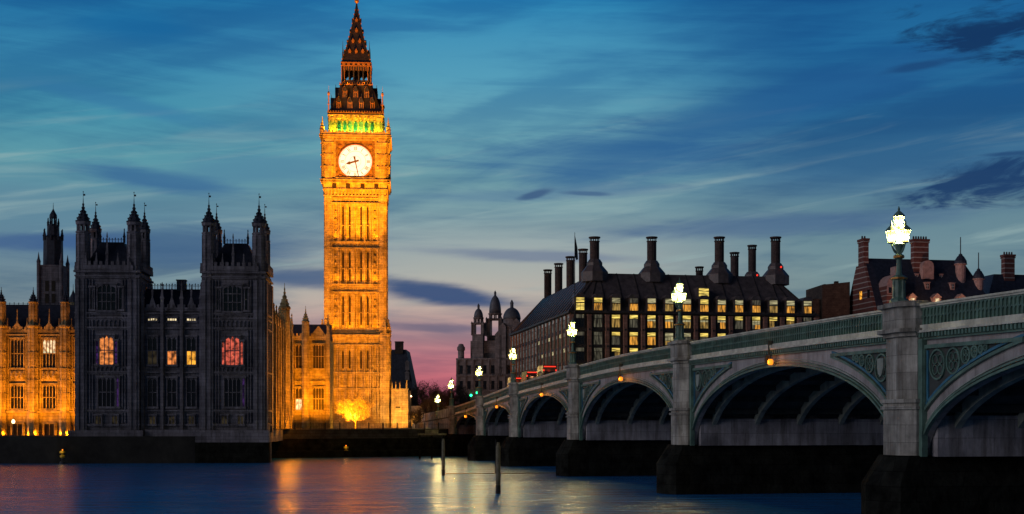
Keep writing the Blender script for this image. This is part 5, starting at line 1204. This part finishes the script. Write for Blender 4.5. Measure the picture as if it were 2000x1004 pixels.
# ================================================================== EMBANKMENT
EM = thing('embankment_wall', 'dark stone river wall between the palace and the bridge', 'wall', (-42.5, 229, 0), math.atan2(20, 34.5))
Le = math.hypot(20, 34.5)
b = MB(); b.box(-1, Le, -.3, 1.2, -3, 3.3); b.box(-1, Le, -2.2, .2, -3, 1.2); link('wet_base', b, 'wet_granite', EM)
b = MB(); b.box(-1, Le, -.2, 1.0, 3.3, 4.7); b.box(-1, Le, -.35, 1.1, 4.7, 4.9); b.box(-1, Le, -.3, 0, 3.2, 3.4); link('coping', b, 'river_stone', EM)
RL = thing('railing', 'thin iron railing along the top of the river wall', 'railing', (-42.5, 229, 4.9), math.atan2(20, 34.5))
b = MB(); b.box(0, Le, .35, .4, .95, 1.0); b.box(0, Le, .36, .39, .2, .24)
for i in range(int(Le/.3)): b.box(i*.3, i*.3+.035, .36, .39, 0, .98)
link('bars', b, 'railing_iron', RL); b = MB()
for i in range(15): b.box(i*2.8-.08, i*2.8+.08, .3, .46, 0, 1.25)
link('posts', b, 'railing_iron', RL)
LS = thing('landing_stage', 'small jetty with weathered timber platform below the bridge end', 'jetty', (*at(845, 0, 222)[:2], 0))
b = MB(); b.box(-2.4, 2.2, -1, 3, 4.0, 4.25); b.box(-1.2, 1.0, -1.15, -.95, 4.3, 4.9); link('platform', b, 'weathered_timber', LS)
b = MB()
for x in (-2.1, -.1, 1.9): b.box(x-.15, x+.15, -.9, -.6, -3, 4.1)
b.box(-2.4, 2.2, -.85, -.75, 3.5, 3.7); link('piles', b, 'wet_granite', LS)
# mooring posts
def mpost(px, yt, yb, wdt, lb):
    Yd = F*CZ/(yb-HOR); x, y, _ = at(px, 0, Yd); h = CZ+(HOR-yt)/F*Yd; r = wdt/2/F*Yd
    t = thing('mooring_post', lb, 'post', (x, y, 0), 0, 'timber posts standing in the river')
    b = MB(); b.lathe(0, 0, [(r*1.05, -3), (r*1.05, .4), (r, h*.5), (r*.96, h-.35), (r*.8, h-.25), (r*.6, h)], 10); link('timber', b, 'weathered_timber', t)
    b = MB(); b.lathe(0, 0, [(r*1.09, -.5), (r*1.09, .7)], 10); b.box(-r*1.3, -r*.9, -.06, .06, h*.4, h+.25); link('iron_strap', b, 'rubber', t)
mpost(866, 857, 929, 6.5, 'thinner farther mooring post, left of the two in the water'); mpost(973, 864, 964, 9.5, 'thicker nearer mooring post with a capped top, right of the two')
bm = MB(); A = at(870, 925, 153); B = at(972, 925, 156); bm.tube((A[0], A[1], .12), (B[0]+40, B[1]+4, .1), .05, n=6); tag(link('floating_boom', bm, 'weathered_timber'), 'thin floating boom line on the water by the mooring posts', 'boom')
def buoy(px, yt, yb, lb):
    Yd = F*CZ/(yb-HOR); x, y, _ = at(px, 0, Yd); t = thing('channel_buoy', lb, 'buoy', (x, y, 0), 0, 'yellow channel markers near the far bank')
    b = MB(); b.lathe(0, 0, [(.35, -.5), (.42, .1), (.4, .3), (.12, .45), (.1, .9)], 12); link('float', b, 'painted_steel', t)
    b = MB(); b.lathe(0, 0, [(.1, .8), (.36, .95), (.36, 1.25), (.12, 1.35), (.12, 1.5), (.42, 1.58), (.42, 1.85), (.1, 1.95)], 10); link('top_mark', b, 'buoy_yellow', t)
    b = MB(); b.lathe(0, 0, [(.08, 1.95), (.1, 2.05), (.04, 2.15)], 8); link('lantern', b, 'nav_glass', t)
    lamp(t, 'POINT', (0, -.8, 1.9), 8, (1, .7, .2), .1, name='buoy_glow')
buoy(676, 873, 893, 'yellow marker buoy below the clock tower, right one'); buoy(122, 884, 906, 'yellow marker buoy below the golden wing, at the left edge of the dark pavilion')
# ================================================================== TREES
def tree(name, label, loc, h, rad, seed, m, budm, tips_n=420, group=None, r0=None):
    """bare tree: trunk, curved limbs reaching to tips spread through a rounded uneven crown, twigs at every tip"""
    rg = random.Random(seed); t = thing(name, label, 'tree', loc, 0, group); w_ = MB(); c = MB(); r0 = r0 or h*.022
    hc = h*.56; V = Vector
    w_.tube((0, 0, -.2), (0, .02*h, h*.2), r0*1.2, r0, 7)
    limbs = []
    for k in range(9):                              # main limbs
        a = k*2.4+rg.uniform(-.3, .3); e = rg.uniform(.35, 1.25); d = V((math.cos(a)*math.cos(e), math.sin(a)*math.cos(e), math.sin(e)))
        p = V((0, .02*h, h*(.16+.05*rg.random()))); pts = [p]; L_ = rg.uniform(.4, .62)*h
        for q in range(7):
            d = (d+V((rg.uniform(-.22, .22), rg.uniform(-.22, .22), rg.uniform(-.02, .16)))).normalized(); p = p+d*L_/7; p2 = V((p.x*(rad/(h*.42)), p.y*(rad/(h*.42)), p.z)); pts.append(p2)
        for q in range(7): w_.tube(pts[q], pts[q+1], r0*(.62-.07*q), r0*(.62-.07*(q+1)), 5)
        limbs.append(pts)
    allp = [(p, i) for l_ in limbs for i, p in enumerate(l_) if i > 1]
    for k in range(tips_n):
        while True:
            v = V((rg.uniform(-1, 1), rg.uniform(-1, 1), rg.uniform(-.8, 1)))
            if .25 < v.length < 1*(.86+.14*math.sin(v.x*7+seed)*math.cos(v.z*6+v.y*5)): break
        tip = V((v.x*rad, v.y*rad, hc+v.z*(h-hc)))
        b0, i0 = min(allp, key=lambda q: (q[0]-tip*.8-V((0, 0, .08*h))).length+rg.uniform(0, .12*h))
        mid_ = (b0+tip)/2+V((rg.uniform(-.1, .1), rg.uniform(-.1, .1), rg.uniform(-.04, .1)))*rad
        ra = r0*.15; w_.tube(b0, mid_, ra, ra*.6, 3); w_.tube(mid_, tip, ra*.6, ra*.25, 3)
        for q in range(7):
            s0 = mid_.lerp(tip, rg.uniform(.0, 1)); dd = V((rg.uniform(-1, 1), rg.uniform(-1, 1), rg.uniform(-.5, 1)))*rad*.17; e_ = s0+dd
            w_.tube(s0, e_, ra*.4, ra*.15, 3)
            for b_ in range(4):
                p = s0.lerp(e_, rg.random())+V((rg.gauss(0, 1), rg.gauss(0, 1), rg.gauss(0, 1)))*.05; s_ = rg.uniform(.03, .075)*h/9
                u = V((rg.uniform(-1, 1), rg.uniform(-1, 1), rg.uniform(-1, 1))).normalized(); vv = u.orthogonal(); c.add([tuple(p-u*s_), tuple(p+vv*s_*.6), tuple(p+u*s_), tuple(p-vv*s_*.6)], [(0, 1, 2, 3)])
    link('trunk', w_, m, t); link('crown', c, budm, t); return t
gt = tree('bare_tree', 'rounded bare tree glowing gold under a floodlight at the tower foot', (*at(694, 0, 262)[:2], 4.9), 7.2, 4.3, 5, 'floodlit_bark', 'floodlit_buds', 420)
lamp(gt, 'POINT', (-.5, -.9, 2.7), 1100, (1, .5, .05), .02, name='tree_floodlight'); lamp(gt, 'SPOT', (-1.5, -3.6, -.2), 2200, (1, .5, .05), .02, aim=(-.5, 0, 4), cone=90, name='tree_floodlight'); lamp(gt, 'SPOT', (-1, -11, .6), 70000, AMB, .3, aim=(0, 0, 4.2), cone=52, name='tree_floodlight')
for (px, yd, h, sd_, lb) in ((829, 330, 12.5, 11, 'tall bare tree rising against the pink sky left of the lamps'), (862, 315, 10.5, 12, 'bare tree behind the farthest bridge lamp'), (888, 345, 12, 14, 'bare tree in front of the domed offices corner'),
                        (845, 290, 7.5, 15, 'low bare tree beside the bridge approach'), (812, 285, 4.5, 16, 'small bare tree just right of the lit gatehouse')):
    t = tree('bare_tree', lb, (*at(px, 0, yd)[:2], 5), h, h*.46, sd_, 'bark', 'dark_buds', 480, 'bare trees beyond the bridge end')
# street level clutter behind the wall: low lit shopfront and kiosk
KS = thing('lit_arcade', 'low warmly lit stone arcade between the gatehouse and the bare trees', 'building', (*at(800, 0, 315)[:2], 5))
b = MB(); b.box(0, 9, 0, 4, 0, 4.8)
for i in range(5): b.box(i*2.2-.2, i*2.2+.2, -.5, 0, 0, 4.8)
b.box(-.3, 9.2, -.6, 0, 4.8, 5.2); link('wall', b, 'whitehall_stone', KS)
for i in range(4): g = MB(); x = 1.1+i*2.2; g.box(x-.7, x+.7, -.05, -.01, .4, 3.4); link('window', g, ('lit_amber', 'dark_glass', 'lit_cream', 'dark_glass')[i], KS)
lamp(KS, 'POINT', (1, -4, 2.5), 500, (1, .5, .2), .3, name='street_glow'); lamp(KS, 'POINT', (6, -5, 2.5), 300, (1, .6, .3), .3, name='street_glow')
